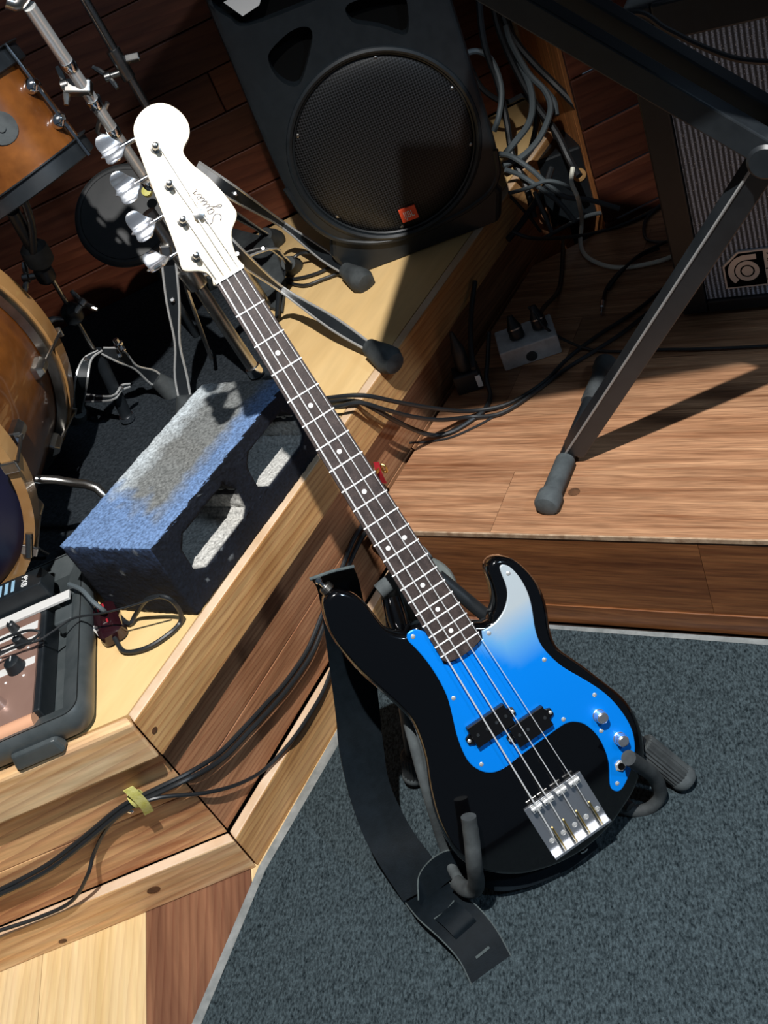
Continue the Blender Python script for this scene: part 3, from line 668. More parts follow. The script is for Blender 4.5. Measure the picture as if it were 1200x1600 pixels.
# ------------------------------------------------------------------ loudspeaker
r_ = math.radians
SF = frame((.3, 2.06, h2), (math.cos(r_(-13)), math.sin(r_(-13)), 0), (0, 0, 1))
spk = thing('loudspeaker', 'black moulded loudspeaker with round perforated grille and small red-orange badge', 'speaker', SF @ Vector((.02, 0, -.15)))
SO = [(-.180,.63),(-.186,.50),(-.192,.35),(-.192,.23),(-.180,.16),(-.145,.098),(-.09,.062),(-.03,.045),(.03,.040),(.09,.043),(.15,.052),(.20,.070),(.228,.100),(.238,.15),(.240,.25),(.240,.45),(.237,.56),(.232,.63),(.21,.655),(.02,.66),(-.16,.655)]
so = [Vector((p.x, p.y)) for p in catmull([(a, b, 0) for a, b in SO], 3, True)]
gc = Vector((.027, .243)); GR = .184
circ = lambda c, r, n=64: [(c[0]+r*math.cos(2*math.pi*i/n), c[1]+r*math.sin(2*math.pi*i/n)) for i in range(n)]
def rnd(poly, k=4): return [Vector((p.x, p.y)) for p in catmull([(a, b, 0) for a, b in poly], k, True)]
port1 = rnd([(-.118,.478),(-.108,.497),(-.060,.515),(-.027,.512),(-.024,.490),(-.065,.435),(-.086,.420),(-.104,.430),(-.116,.452)], 3)
port2 = rnd([(.052,.496),(.052,.515),(.075,.520),(.150,.508),(.162,.490),(.150,.442),(.135,.432),(.100,.460),(.062,.482)], 3)
horn = rnd([(-.150,.575),(-.125,.553),(-.02,.548),(.15,.548),(.19,.57),(.19,.63),(-.15,.63)], 3)
fi = offset(so, .012)
cb = MB(SF).holed(fi, [circ(gc, GR), port1, port2, horn], 0, -.03)
n = len(so); tap = [Vector((gc.x + (p.x-gc.x)*.80, .33 + (p.y-.33)*.92)) for p in so]
sides = [(0, fi), (-.004, offset(so, .004)), (-.014, so), (-.10, so), (-.36, tap)]
vs = [(p.x, p.y, z) for z, q in sides for p in q]; fs = []
for k in range(len(sides)-1):
    for i in range(n): fs.append([k*n+i, k*n+(i+1) % n, (k+1)*n+(i+1) % n, (k+1)*n+i])
fs += [[(len(sides)-1)*n+i for i in t] for t in tessellate_polygon([[Vector((p.x, p.y, 0)) for p in tap]])]
cb.add(vs, fs); cbx = cb.build('cabinet', M['black'], spk, smooth=True)
for q in (port1, port2): MB(SF).stack([(-.032, q), (-.030, q)]).build('port_throat', M['hole'], spk)
MB(SF).stack([(-.05, horn), (-.030, horn)]).build('horn_throat', M['hole'], spk)
MB(SF).lathe((gc.x, gc.y, 0), (0, 0, 1), [(GR+.001, -.012), (GR+.001, .003), (GR+.006, .006), (GR+.011, .004), (GR+.013, -.001)], 72, caps=False).build('grille_rim', M['black'], spk, smooth=True)
gr = MB(SF).lathe((gc.x, gc.y, 0), (0, 0, 1), [(0.0005, .007), (.08, .006), (.13, .004), (.165, -.001), (GR-.003, -.009), (GR-.003, -.02)], 64, caps=False).build('grille', M['grille'], spk, smooth=True)
set_uv(gr, SF)
MB(SF).lathe((gc.x, gc.y, 0), (0, 0, 1), [(GR-.0045, -.004), (GR-.0015, -.002), (GR+.001, -.004)], 72, caps=False).build('grille_trim', M['black'], spk, smooth=True)
base = [(-.150,0),(.205,0),(.225,.06),(.20,.13),(-.14,.13),(-.165,.06)]
MB(SF).stack([(-.34, [(a*.85, b) for a, b in base]), (-.03, base), (-.012, [Vector((a*.97, b)) for a, b in base])]).build('foot_moulding', M['black'], spk, bevel=.008)
lip = [SF @ Vector((x, y, -.004)) for x, y in ((-.190,.24),(-.176,.165),(-.140,.104),(-.085,.069),(-.03,.052),(.03,.046),(.09,.049),(.15,.058),(.198,.076),(.224,.106),(.234,.155))]
MB().tube(lip, .0065, 8, 4).build('lower_lip', M['black'], spk, smooth=True)
bd = MB(SF).box((.008, .083, .004), (.044, .113, .0085)).build('badge', M['red'], spk, bevel=.001, label='red-orange badge with white lettering')
text('badge_lettering', '!JBL', .0205, SF @ Matrix.Translation((.0262, .0975, .0092)), M['white'], bd, sx=.72, depth=.0006)
sk = [SF @ Vector((x, y, .0015)) for x, y in ((-.150,.606),(-.128,.572),(-.092,.578),(-.06,.615))]
MB().add([tuple(p) for p in sk]+[tuple(p-(SF.to_3x3() @ Vector((0, 0, .002)))) for p in sk], [[0,1,2,3],[7,6,5,4],[0,4,5,1],[1,5,6,2],[2,6,7,3],[3,7,4,0]]).build('sticker', M['silver'], spk, label='pale torn paper sticker')
for a in (20, 75, 150, 215, 262, 340): MB(SF).lathe((gc.x+(GR-.010)*math.cos(r_(a)), gc.y+(GR-.010)*math.sin(r_(a)), -.008), (0, 0, 1), [(.004, 0), (.004, .003), (.002, .004)], 10).build('grille_screw', M['dchrome'], spk)
# ------------------------------------------------------------------ bass amplifier cabinet
AF = frame((.738, 1.653, h1), (math.cos(r_(-38)), math.sin(r_(-38)), 0), (0, 0, 1))
amp = thing('amplifier_cabinet', 'black amplifier cabinet with sparkling silver grille cloth at the right edge', 'amplifier', AF @ Vector((.3, 0, -.15)))
ah = .008
MB(AF).box((-.045, ah, -.36), (.80, .61, -.014)).build('shell', M['black'], amp, bevel=.008)
for lo, hi in (((-.045, ah, -.0139), (.004, .61, 0)), ((.73, ah, -.0139), (.80, .61, 0)), ((.0045, ah, -.0139), (.7295, .036, 0)), ((.0045, .548, -.0139), (.7295, .61, 0))):
    MB(AF).box(lo, hi).build('front_frame', M['black'], amp, bevel=.004)
cl = MB(AF).box((.0055, .037, -.0135), (.729, .547, -.006)).build('grille_cloth', M['cloth'], amp); set_uv(cl, AF)
for s in (.02, .74): MB(AF).lathe((s, 0, -.06), (0, 1, 0), [(.016, 0), (.018, ah)], 14).build('rubber_foot', M['rubber'], amp, smooth=True); MB(AF).lathe((s, 0, -.3), (0, 1, 0), [(.016, 0), (.018, ah)], 14).build('rubber_foot', M['rubber'], amp, smooth=True)
# badge
LP = lambda x, y: (AF.inverted() @ PL(x, y, AF @ Vector((0, 0, -.004)), AF.to_3x3() @ Vector((0, 0, 1))))
q = [LP(*p) for p in ((1129, 421), (1135, 451), (1198, 444), (1191, 386), (1152, 393))]
u0, v0 = q[1].x, q[1].y; ue = .36; bw = q[2].x-u0; bh = q[3].y-v0 - .002
PB = lambda x, y: Vector((u0+x, v0+y))
pw = .235
plate = [PB(0, 0), PB(pw, 0), PB(pw, bh), PB(.030, bh), PB(0, bh-.028)]
lb = MB(AF).stack([(-.006, plate), (-.002, plate), (-.001, offset(plate, .001))]).build('name_plate', M['silver'], amp, label='silver name plate with ringed emblem and sideways lettering')
iw = bh - .008
inn = [PB(.004, .004), PB(.004+iw, .004), PB(.004+iw, bh-.004), PB(.032, bh-.004), PB(.004, bh-.030)]
MB(AF).stack([(-.001, inn), (-.0002, inn)]).build('emblem_ground', M['hole'], lb)
cc = PB(.006+iw*.53, .004+iw*.46)
def ring_(ri, ro, a0, a1, z, m, nm, n=30):
    pts = [(cc.x+ro*math.cos(a0+(a1-a0)*i/n), cc.y+ro*math.sin(a0+(a1-a0)*i/n)) for i in range(n+1)] + [(cc.x+ri*math.cos(a1-(a1-a0)*i/n), cc.y+ri*math.sin(a1-(a1-a0)*i/n)) for i in range(n+1)]
    MB(AF).prism(pts, -.0002, z).build(nm, M[m], lb)
R0 = iw*.42
ring_(R0*.80, R0*1.16, r_(88), r_(225), .0004, 'silver', 'emblem_arc')
MB(AF).prism([(cc.x, cc.y+R0*.80), (cc.x+R0*.62, cc.y+R0*.80), (cc.x+R0*.62, cc.y+R0*1.16), (cc.x, cc.y+R0*1.16)], -.0002, .0004).build('emblem_arc', M['silver'], lb)
ring_(R0*.44, R0*.72, 0, r_(359.9), .0004, 'silver', 'emblem_ring')
MB(AF).lathe((cc.x, cc.y, 0), (0, 0, 1), [(R0*.34, -.0002), (R0*.34, .0005)], 24).build('emblem_centre', M['silver'], lb)
text('plate_lettering', 'Ampeg', .020, AF @ Matrix.Translation((u0+.004+iw+.012, v0+bh*.5, -.0008)) @ Matrix.Rotation(r_(-90), 4, 'Z'), M['hole'], lb, sx=1.1)
amph = thing('bass_amplifier', 'black amplifier sitting on top of the silver-clothed cabinet', 'amplifier', AF @ Vector((.35, .61, -.15)))
MB(AF).box((.02, .616, -.30), (.70, .80, -.03)).build('shell', M['black'], amph, bevel=.006)
hp = MB(AF).box((.04, .635, -.03), (.68, .785, -.024)).build('grille_cloth', M['cloth'], amph); set_uv(hp, AF)
for s in (.06, .66): MB(AF).lathe((s, .61, -.08), (0, 1, 0), [(.012, 0), (.013, .006)], 12).build('rubber_foot', M['rubber'], amph); MB(AF).lathe((s, .61, -.25), (0, 1, 0), [(.012, 0), (.013, .006)], 12).build('rubber_foot', M['rubber'], amph)
# ------------------------------------------------------------------ keyboard stand (X) and keyboard above the frame
P0 = Vector((.355, 1.451, .262)); dX = Vector((.75, -.66, 0)).normalized(); nX = Vector((.66, .75, 0)).normalized(); uZ = Vector((0, 0, 1))
XP = lambda s, z, n=0: P0 + dX*s + nX*n + uZ*(z-.262)
xs = thing('keyboard_stand', 'black X-shaped keyboard stand with grey rubber foot on the low stage', 'stand', XP(.5, h1))
FA, FB = Z(853, 792, .256), Z(948, 566, .256); fd = (FB-FA).normalized()
def foot(a, b):
    d = (b-a).normalized()
    o = MB().tube([a, b], .0145, 16).build('foot_tube', M['steel'], xs, smooth=True)
    for p, e in ((a, 1), (b, -1)):
        MB().lathe(p, d*e, [(.013, -.004), (.0200, -.001), (.0225, .004), (.0220, .028), (.0175, .036), (.0175, .118), (.016, .120)], 22).build('rubber_sleeve', M['dusty'] if e == 1 else M['rubber'], o, smooth=True)
foot(FA, FB)
off = dX*1.02; foot(FA+off, FB+off)
bb = XP(.004, .262, -.006); bt = XP(.727, 1.21)
tB = (bt-bb).normalized(); sB = tB.cross(nX).normalized(); sB = sB if sB.z > 0 else -sB
ca_, sa_ = math.cos(r_(20)), math.sin(r_(20)); nR = nX*ca_ + sB*sa_; sR = sB*ca_ - nX*sa_
o = MB().bar(bb, bt, .036, .032, nR).build('crossing_bar', M['steel'], xs, bevel=.0025)
edge_ = sR*.0175 - nR*.0155
MB().tube([bb+edge_*1.0, bt+edge_*1.0], .0022, 6).build('worn_highlight_edge', M['worn'], o)  # highlight on the bar's edge, built as a thin paler tube
for nn in (-.036, .036):
    MB().bar(XP(1.012, .258, nn), XP(-.045, 1.21, nn), .036, .030, nX).build('crossing_bar', M['steel'], xs, bevel=.0025)
MB().lathe(XP(.405, .795, -.056), nX, [(.020, 0), (.024, .004), (.024, .012), (.010, .014), (.010, .1), (.022, .102), (.022, .112)], 22).build('pivot_bolt', M['steel'], xs, smooth=True)
for s in (-.045, .80): MB().tube([XP(s, 1.222, -.2), XP(s, 1.222, .2)], .0125, 14).build('support_arm', M['steel'], xs, smooth=True)
kb = thing('keyboard', 'black electronic keyboard lying across the X-shaped stand, above the frame', 'keyboard', (.6, 1.1, 1.235))
KU = Vector((.875, -.484, 0)).normalized(); KV = Vector((.484, .875, 0)).normalized()
KF = frame((.115, 1.225, 1.236), KU, KV)
MB(KF).box((0, 0, 0), (1.25, .34, .085)).build('case', M['black'], kb, bevel=.008)
for i in range(45): MB(KF).box((.05+i*.0235, -.002, .086), (.05+i*.0235+.0225, .14, .098)).build('key', M['white'], kb)
# ------------------------------------------------------------------ cinder block
blk = thing('cinder_block', 'dark blue painted hollow concrete block with worn grey top on the riser edge', 'block', (-.33, 1.45, h2))
Eb = Vector((-.336, 1.292, h2)); Ld = Vector((.295, .271, 0)); Lb = .40; Ld.normalize(); Wd = Vector((-.146, .119, 0)).normalized()*.188
nb = Vector((Ld.y, -Ld.x, 0))
BKF = frame(Eb, Ld, uZ)                    # local x along, y up, z outwards (towards camera right)
HB = .156
def rr(u0_, u1_, v0_, v1_, c=.018): return [(u0_+c, v0_), (u1_-c, v0_), (u1_-c*.2, v0_+c*.6), (u1_, v1_-c*1.5), (u1_-c, v1_), (u0_+c, v1_), (u0_, v1_-c), (u0_-.002, v0_+c)]
holes = [rr(.045, .190, .047, .123), rr(.232, .370, .045, .123)]
def blockmesh():
    b = MB(BKF); dpt = -Wd.dot(nb)*-1 if False else -abs(Wd.dot(nb)); skew = Wd.dot(Ld)
    outer = [(0, 0), (Lb, 0), (Lb, HB), (0, HB)]
    polys = [outer]+holes; flat = [p for q in polys for p in q]; n = len(flat)
    vs = [(p[0], p[1], 0) for p in flat] + [(p[0]+skew, p[1], dpt) for p in flat]
    tri = tessellate_polygon([[Vector((p[0], p[1], 0)) for p in q] for q in polys])
    fs = [list(t) for t in tri] + [[i+n for i in t] for t in tri]; k = 0
    for q in polys:
        m_ = len(q)
        for i in range(m_): a_, b_ = k+i, k+(i+1) % m_; fs.append([a_, b_, b_+n, a_+n])
        k += m_
    return b.add(vs, fs)
def rough_block(bm):
    bmesh.ops.triangulate(bm, faces=bm.faces)
    for _ in range(6):
        es = [e for e in bm.edges if e.calc_length() > .011]
        if not es: break
        bmesh.ops.subdivide_edges(bm, edges=es, cuts=1); bmesh.ops.triangulate(bm, faces=[f for f in bm.faces if len(f.verts) > 3])
    bm.normal_update()
    for v in bm.verts:
        sh = sum(1 for e in v.link_edges if e.calc_face_angle(0) > .6)
        d = noise.noise(v.co*95)*.0012 + noise.noise(v.co*260)*.0007 - (.0016 if sh else 0)
        v.co += v.normal*d
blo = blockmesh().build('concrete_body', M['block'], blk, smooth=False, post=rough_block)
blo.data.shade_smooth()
BI = BKF.inverted()
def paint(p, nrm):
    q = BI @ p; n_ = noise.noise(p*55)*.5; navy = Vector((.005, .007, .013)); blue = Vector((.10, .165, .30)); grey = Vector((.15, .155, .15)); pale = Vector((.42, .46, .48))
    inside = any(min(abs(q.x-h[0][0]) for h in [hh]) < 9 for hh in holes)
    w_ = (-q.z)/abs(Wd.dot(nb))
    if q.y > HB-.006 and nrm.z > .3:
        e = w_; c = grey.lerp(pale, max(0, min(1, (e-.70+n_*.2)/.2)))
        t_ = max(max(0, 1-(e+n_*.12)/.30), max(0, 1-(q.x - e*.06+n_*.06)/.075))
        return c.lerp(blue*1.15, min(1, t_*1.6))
    # hole walls: bare concrete where lit, elsewhere the hole's shade put into the colour
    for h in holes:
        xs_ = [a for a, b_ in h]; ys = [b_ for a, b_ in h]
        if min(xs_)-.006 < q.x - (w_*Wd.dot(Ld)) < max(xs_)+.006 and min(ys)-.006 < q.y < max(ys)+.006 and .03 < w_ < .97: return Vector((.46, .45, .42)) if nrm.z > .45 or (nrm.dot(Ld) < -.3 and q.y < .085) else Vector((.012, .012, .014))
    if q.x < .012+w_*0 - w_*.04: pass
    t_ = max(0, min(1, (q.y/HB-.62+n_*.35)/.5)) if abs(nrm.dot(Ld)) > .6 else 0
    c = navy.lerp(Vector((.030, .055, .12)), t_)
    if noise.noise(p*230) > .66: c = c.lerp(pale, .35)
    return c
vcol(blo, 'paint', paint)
# ------------------------------------------------------------------ drum carpet and drums
dm = tag(MB().stack([(h2, [(-.05, 2.552), (-.07, 1.74), (-.30, 1.56), (-1.65, 1.48), (-1.65, 2.552)]), (h2+.006, [(-.055, 2.549), (-.075, 1.745), (-.305, 1.565), (-1.645, 1.485), (-1.645, 2.549)])]).build('drum_rug', M['mat']), 'black carpet rug on the platform under the drums', 'rug')
bd_c = Vector((-.763, 1.554, h2+.32)); bn = Vector((.233, .973, 0)).normalized(); ba = Vector((bn.y, -bn.x, 0)); bR = .30; bLn = .343
bdr = thing('bass_drum', 'amber lacquered bass drum with pale wooden hoops and dark blue front head', 'drum', (bd_c.x, bd_c.y, h2))
MB().lathe(bd_c, bn, [(bR-.022, .02), (bR-.022, bLn-.02)], 72, caps=False).build('shell', M['amber'], bdr, smooth=True)
def hoop(t0, t1, name):
    MB().lathe(bd_c, bn, [(bR-.017, t0), (bR, t0+.001), (bR, t1), (bR-.017, t1+.001), (bR-.017, t0)], 72, caps=False).build(name, M['hoop'], bdr, smooth=True)
hoop(-.018, .022, 'front_hoop'); hoop(bLn-.012, bLn+.030, 'rear_hoop')
MB().lathe(bd_c, bn, [(bR-.020, bLn-.035), (bR-.004, bLn-.033), (bR-.004, bLn-.014), (bR-.02, bLn-.012)], 72, caps=False).build('counter_rim', M['dchrome'], bdr, smooth=True)
MB().lathe(bd_c, bn, [(0, -.004), (bR-.03, -.003), (bR-.016, .008)], 64, caps=False).build('front_head', M['navy'], bdr, smooth=True)
MB().lathe(bd_c, bn, [(0, bLn+.01), (bR-.018, bLn+.006)], 64, caps=False).build('rear_head', M['navy'], bdr, smooth=True)
def shellpt(th, t, r): return bd_c + bn*t + (ba*math.cos(th) + uZ*math.sin(th))*r
def lug(th, t, ln=.05):
    rad = (ba*math.cos(th) + uZ*math.sin(th)); p = shellpt(th, t, bR-.024); tg = bn.cross(rad)
    fr = frame(p, bn, tg)
    s_ = 1 if (fr.to_3x3() @ Vector((0, 0, 1))).dot(rad) > 0 else -1
    o = MB(fr).stack([(0, [(-ln/2, -.012), (ln/2, -.012), (ln/2, .012), (-ln/2, .012)]), (s_*.012, [(-ln/2, -.011), (ln/2, -.011), (ln/2, .011), (-ln/2, .011)]), (s_*.022, [(-ln*.35, -.006), (ln*.35, -.006), (ln*.35, .006), (-ln*.35, .006)])]).build('lug', M['dchrome'], bdr, bevel=.003)
    return o
def rod(th, t0, t1, r=None):
    MB().tube([shellpt(th, t0, bR-.008), shellpt(th, t1, bR+.004)], .003, 8).build('tension_rod', M['dchrome'], bdr, smooth=True)
for dg in (62, 28, -6, -40):
    th = r_(dg); lug(th, .075, .045); rod(th, .09, -.012); lug(th, .265, .045); rod(th, .27, bLn+.035)
    for t, e in ((-.022, -1), (bLn+.034, 1)):
        rad = (ba*math.cos(th) + uZ*math.sin(th)); p = shellpt(th, t, bR+.004)
        MB().bar(p - rad*.022, p + rad*.004, .020, .006, bn).build('claw_hook', M['dchrome'], bdr, bevel=.002)
th = r_(-30)
MB().tube([shellpt(th, .10, bR-.02), shellpt(th, .10, bR+.03), shellpt(th, .07, bR+.10), shellpt(r_(-47), .02, bR+.16), Vector((*(shellpt(r_(-50), .0, bR+.17)).xy, h2+.012))], .008, 10, 4).build('spur_leg', M['dchrome'], bdr, smooth=True)
MB().lathe(Z(46, 852, h2+.16), Vector((.5, .3, .8)), [(.006, -.02), (.006, .02)], 10).build('tension_key', M['dchrome'], bdr, smooth=True)
MB().tube([Y(28,832,1.62), Y(45,850,1.62), Y(75,867,1.62)], [.004, .007, .004], 8, 3).build('tension_key', M['dchrome'], bdr, smooth=True)
# claw arm from the drum to the small stand
tomc = Y(2, 212, 1.80); tview = (CAM - tomc).normalized()
tax = (uZ - tview*uZ.dot(tview)).normalized(); tax = Matrix.Rotation(r_(7), 3, tview) @ tax
tm = thing('rack_tom', 'small amber tom drum with chrome lugs and round badge, upper left corner', 'drum', tomc)
tR = .098
MB().lathe(tomc, tax, [(tR, -.085), (tR, .085)], 56, caps=False).build('shell', M['amber'], tm, smooth=True)
for s_, nm in ((-1, 'lower_hoop'), (1, 'upper_hoop')):
    MB().lathe(tomc + tax*s_*.080, tax, [(tR+.002, -.014), (tR+.009, -.012), (tR+.0085, .012), (tR+.013, .014), (tR+.013, .016), (tR+.002, .016)], 56, caps=False).build(nm, M['steel'], tm, smooth=True)
MB().lathe(tomc + tax*.09, tax, [(.0, .0), (tR+.003, -.001), (tR+.003, -.004)], 48).build('drum_head', M['greyd'], tm, smooth=True)
tv = tax.cross(tview)
for dg in (52, -58, 120, -120):
    a_ = r_(dg); rad = tview*math.cos(a_) + tv*math.sin(a_)
    for k_ in (-1, 1): MB().lathe(tomc + rad*(tR-.001) + tax*k_*.030, rad, [(.011, 0), (.013, .006), (.011, .015), (.005, .020)], 14).build('lug', M['chrome'], tm, smooth=True)
    MB().tube([tomc + rad*(tR+.015) - tax*.095, tomc + rad*(tR+.015) + tax*.095], .003, 8).build('tension_rod', M['chrome'], tm, smooth=True)
a_ = r_(4); rad = tview*math.cos(a_) + tv*math.sin(a_)
MB().lathe(tomc + rad*(tR-.003) + tax*.008, rad, [(.024, 0), (.024, .0045), (.006, .0055), (.006, .008)], 24).build('badge', M['rubber'], tm, smooth=True)
# ------------------------------------------------------------------ hardware stands
def strap_leg(parent, pts, wid, side, foot=True, m='satin', r=.0026, fs=1.5):
    P_ = [Vector(p) for p in pts]; sd = Vector(side).normalized()
    o = MB()
    for s in (-1, 1): o.tube([p + sd*(w_*s) for p, w_ in zip(P_, wid)], r, 6, 4)
    o = o.build('leg', M[m], parent, smooth=True)
    MB().ribbon(P_, [sd*max(w_-.002, .001) for w_ in wid], .0015, 4).build('leg_web', M['steel'], o, smooth=True)
    if foot:
        d = (P_[-1]-P_[-2]).normalized(); e = P_[-1]
        MB().lathe(e - d*.02*fs, d, [(.011*fs, 0), (.0125*fs, .008*fs), (.017*fs, .030*fs), (.0185*fs, .042*fs), (.014*fs, .052*fs), (.004*fs, .056*fs)], 14).build('rubber_foot', M['rubber'], o, smooth=True)
    for i in (1,):
        MB().lathe(P_[i]-FWDC*.004, FWDC*-1, [(.004, -.004), (.005, .002), (.003, .004)], 10).build('rivet', M['chrome'], o, smooth=True)
    return o
FWDC = W @ Vector((0, 0, 1)); RC = W @ Vector((1, 0, 0)); DC = W @ Vector((0, 1, 0))
def wing(parent, p, d, up):
    d = Vector(d).normalized(); up = Vector(up).normalized()
    o = MB().lathe(p, d, [(.006, -.012), (.006, .004), (.009, .006), (.009, .016), (.006, .018)], 14).build('wing_screw', M['dchrome'], parent, smooth=True)
    for s in (-1, 1): MB().tube([p + d*.011 + up*s*.006, p + d*.013 + up*s*.018, p + d*.016 + up*s*.030], [.005, .0055, .004], 8, 3).build('wing', M['dchrome'], o, smooth=True)
s1 = thing('cymbal_stand', 'chrome tripod cymbal stand behind the bass neck with boom tube rising upper left', 'stand', Z(405, 590, h2), 'chrome cymbal stands')
tb0, tb1 = Z(402, 585, h2+.012), Y(232, 330, 1.90)
ob = MB().tube([tb0, tb1], .0125, 18).build('base_tube', M['dchrome'], s1, smooth=True)
MB().lathe(tb0, tb1-tb0, [(.0155, 0), (.0165, .004), (.0155, .02)], 18).build('end_ring', M['chrome'], ob, smooth=True)
MB().lathe(tb0 + (tb1-tb0)*.62, tb1-tb0, [(.019, -.02), (.021, -.015), (.021, .02), (.016, .024)], 18).build('collar', M['dchrome'], ob, smooth=True)
bo0, bo1 = Y(236, 292, 1.86), Y(46, 10, 1.70)
bt_ = MB().tube([bo0, bo1], .0098, 16).build('boom_tube', M['satin'], s1, smooth=True)
for t in (.03, .36, .52, .72): MB().lathe(bo0 + (bo1-bo0)*t, bo1-bo0, [(.0108, -.008), (.0115, -.006), (.0115, .006), (.0108, .008)], 16).build('ring', M['chrome'], bt_, smooth=True)
MB().bar(bo0 + (bo1-bo0)*.60 + RC*.012, bo0 + (bo1-bo0)*.60 - RC*.030, .020, .022, DC).build('boom_clamp', M['dchrome'], bt_, bevel=.003)
wing(bt_, Y(112, 130, 1.77), -RC + DC*.3, DC + RC*.25)
MB().tube([Y(168, 160, 1.79), Y(152, 205, 1.80), Y(172, 215, 1.8)], .004, 8, 3).build('boom_ratchet', M['dchrome'], bt_, smooth=True)
MB().tube([Y(150, 150, 1.8), Y(185, 235, 1.83)], .006, 10).build('boom_rod', M['steel'], bt_, smooth=True)
MB().tube([Y(50, -30, 1.70), Y(30, 5, 1.70), Y(10, 2, 1.7)], .010, 10, 3).build('boom_head', M['dchrome'], bt_, smooth=True)
fA = Z(592, 552, h2+.022); fC = Z(292, 640, h2+.02)
strap_leg(s1, [Y(330, 352, 1.90), Y(372, 398, 1.875), Z(440, 452, h2+.10), Z(520, 505, h2+.05), fA], [.012, .013, .005, .012, .006], DC*.85-RC*.45)
strap_leg(s1, [Y(262, 392, 1.90), Y(270, 470, 1.895), Y(277, 536, 1.89), Y(283, 590, 1.885), fC], [.013, .012, .0045, .012, .011], RC)
strap_leg(s1, [tb0 + (tb1-tb0)*.62, Vector((.02, 2.05, .6)), Vector((.05, 2.16, .52)), Vector((.06, 2.25, .45))], [.012, .012, .005, .008], RC)
MB().tube([Y(278, 408, 1.9), Y(298, 470, 1.9), Z(330, 560, h2+.05)], .004, 8, 3).build('brace_rod', M['dchrome'], s1, smooth=True)
MB().bar(Y(258, 380, 1.89), Y(262, 402, 1.89), .022, .02, FWDC).build('leg_bracket', M['dchrome'], s1, bevel=.004)
s2 = thing('cymbal_stand', 'second chrome tripod stand further right, with one leg reaching to the loudspeaker', 'stand', Z(470, 420, h2), 'chrome cymbal stands')
t0, t1 = Y(344, 365, 2.12), Y(126, -12, 2.10)
ot = MB().tube([t0, t1], .0085, 14).build('tube', M['dchrome'], s2, smooth=True)
MB().tube([t0, Vector((t0.x+.02, t0.y+.02, h2+.008))], .0105, 14).build('base_tube', M['dchrome'], s2, smooth=True)
cpt = Y(189, 100, 2.108)
MB().lathe(cpt, t1-t0, [(.010, -.03), (.013, -.028), (.013, .028), (.010, .03)], 16).build('collar', M['dchrome'], ot, smooth=True)
wing(ot, cpt - RC*.014 + DC*.02, -RC + DC*.35, DC*.8 + RC*.9)
MB().bar(cpt + RC*.008 - DC*.008, cpt + RC*.034 - DC*.014, .014, .012, FWDC).build('clamp_ear', M['dchrome'], ot, bevel=.002)
strap_leg(s2, [Y(306, 262, 2.11), Y(368, 304, 2.09), Z(443, 352, h2+.10), Z(505, 398, h2+.045), Z(552, 430, h2+.022)], [.013, .013, .006, .012, .007], DC*.85-RC*.45)
strap_leg(s2, [Y(318, 300, 2.11), Vector((.0, 2.28, .6)), Vector((.03, 2.36, .52)), Vector((.05, 2.42, .46))], [.012, .012, .006, .01], RC)
strap_leg(s2, [Y(330, 320, 2.11), Vector((-.06, 2.25, .6)), Vector((-.10, 2.32, .5)), Vector((-.12, 2.36, .46))], [.012, .012, .006, .01], RC)
s3 = thing('pedal_stand', 'small dark tripod stand with thin rod and chrome strap legs beside the bass drum', 'stand', Z(200, 655, h2))
p0_, p1_ = Z(200, 655, h2+.012), Y(58, 396, 1.90)
orod = MB().tube([Y(150, 552, 1.95), p1_], .0045, 10).build('rod', M['dchrome'], s3, smooth=True)
MB().tube([p0_, Y(150, 548, 1.95)], .0125, 14).build('base_tube', M['steel'], s3, smooth=True)
MB().lathe(p0_ + DC*-.0, (p1_-p0_), [(.0145, 0), (.016, .004), (.0145, .012)], 16).build('end_ring', M['chrome'], s3, smooth=True)
def blob(pp, y, r, m, nm, par, sc=1.0):
    MB().lathe(Y(*pp, y), (p1_-p0_), [(r*.55, -r), (r*.95, -r*.6), (r, 0), (r*.95, r*.6), (r*.55, r)], 16).build(nm, M[m], par, smooth=True)
blob((113, 490), 1.92, .020, 'steel', 'memory_lock', orod); blob((58, 398), 1.90, .026, 'rubber', 'ball_joint', orod); blob((70, 428), 1.9, .018, 'steel', 'clutch', orod)
wing(orod, Y(124, 480, 1.91), RC*.6 - DC*.8, RC*.7 + DC*.5); wing(orod, Y(50, 432, 1.9), -RC + DC*.3, DC)
MB().tube([Y(20, 330, 1.86), Y(42, 370, 1.88), Y(58, 398, 1.90)], .012, 12, 3).build('upper_joint', M['steel'], orod, smooth=True)
MB().tube([Y(25, 280, 1.84), Y(48, 345, 1.86), Y(52, 395, 1.88)], .007, 10, 3).build('tom_arm', M['steel'], orod, smooth=True)
MB().tube([Y(100, 499, 1.92), Y(78, 500, 1.92), Y(62, 520, 1.9), Y(45, 552, 1.88)], [.005, .006, .009, .010], 10, 4).build('claw_arm', M['dchrome'], orod, smooth=True)
MB().bar(Y(38, 560, 1.875), Y(52, 520, 1.885), .034, .02, FWDC).build('claw_plate', M['dchrome'], orod, bevel=.005)
strap_leg(s3, [Y(160, 548, 1.94), Y(188, 556, 1.95), Y(212, 574, 1.97), Y(240, 590, 1.99), Z(262, 606, h2+.02)], [.006, .013, .004, .014, .006], DC - RC*.4, r=.0023)
strap_leg(s3, [Y(156, 548, 1.94), Y(136, 562, 1.92), Y(126, 600, 1.9), Z(122, 648, h2+.02)], [.004, .008, .012, .007], RC, r=.0023)
strap_leg(s3, [Y(203, 602, 1.96), Y(190, 606, 1.95), Y(175, 622, 1.93), Z(128, 622, h2+.05)], [.003, .005, .004, .008], DC, foot=False, r=.0023)
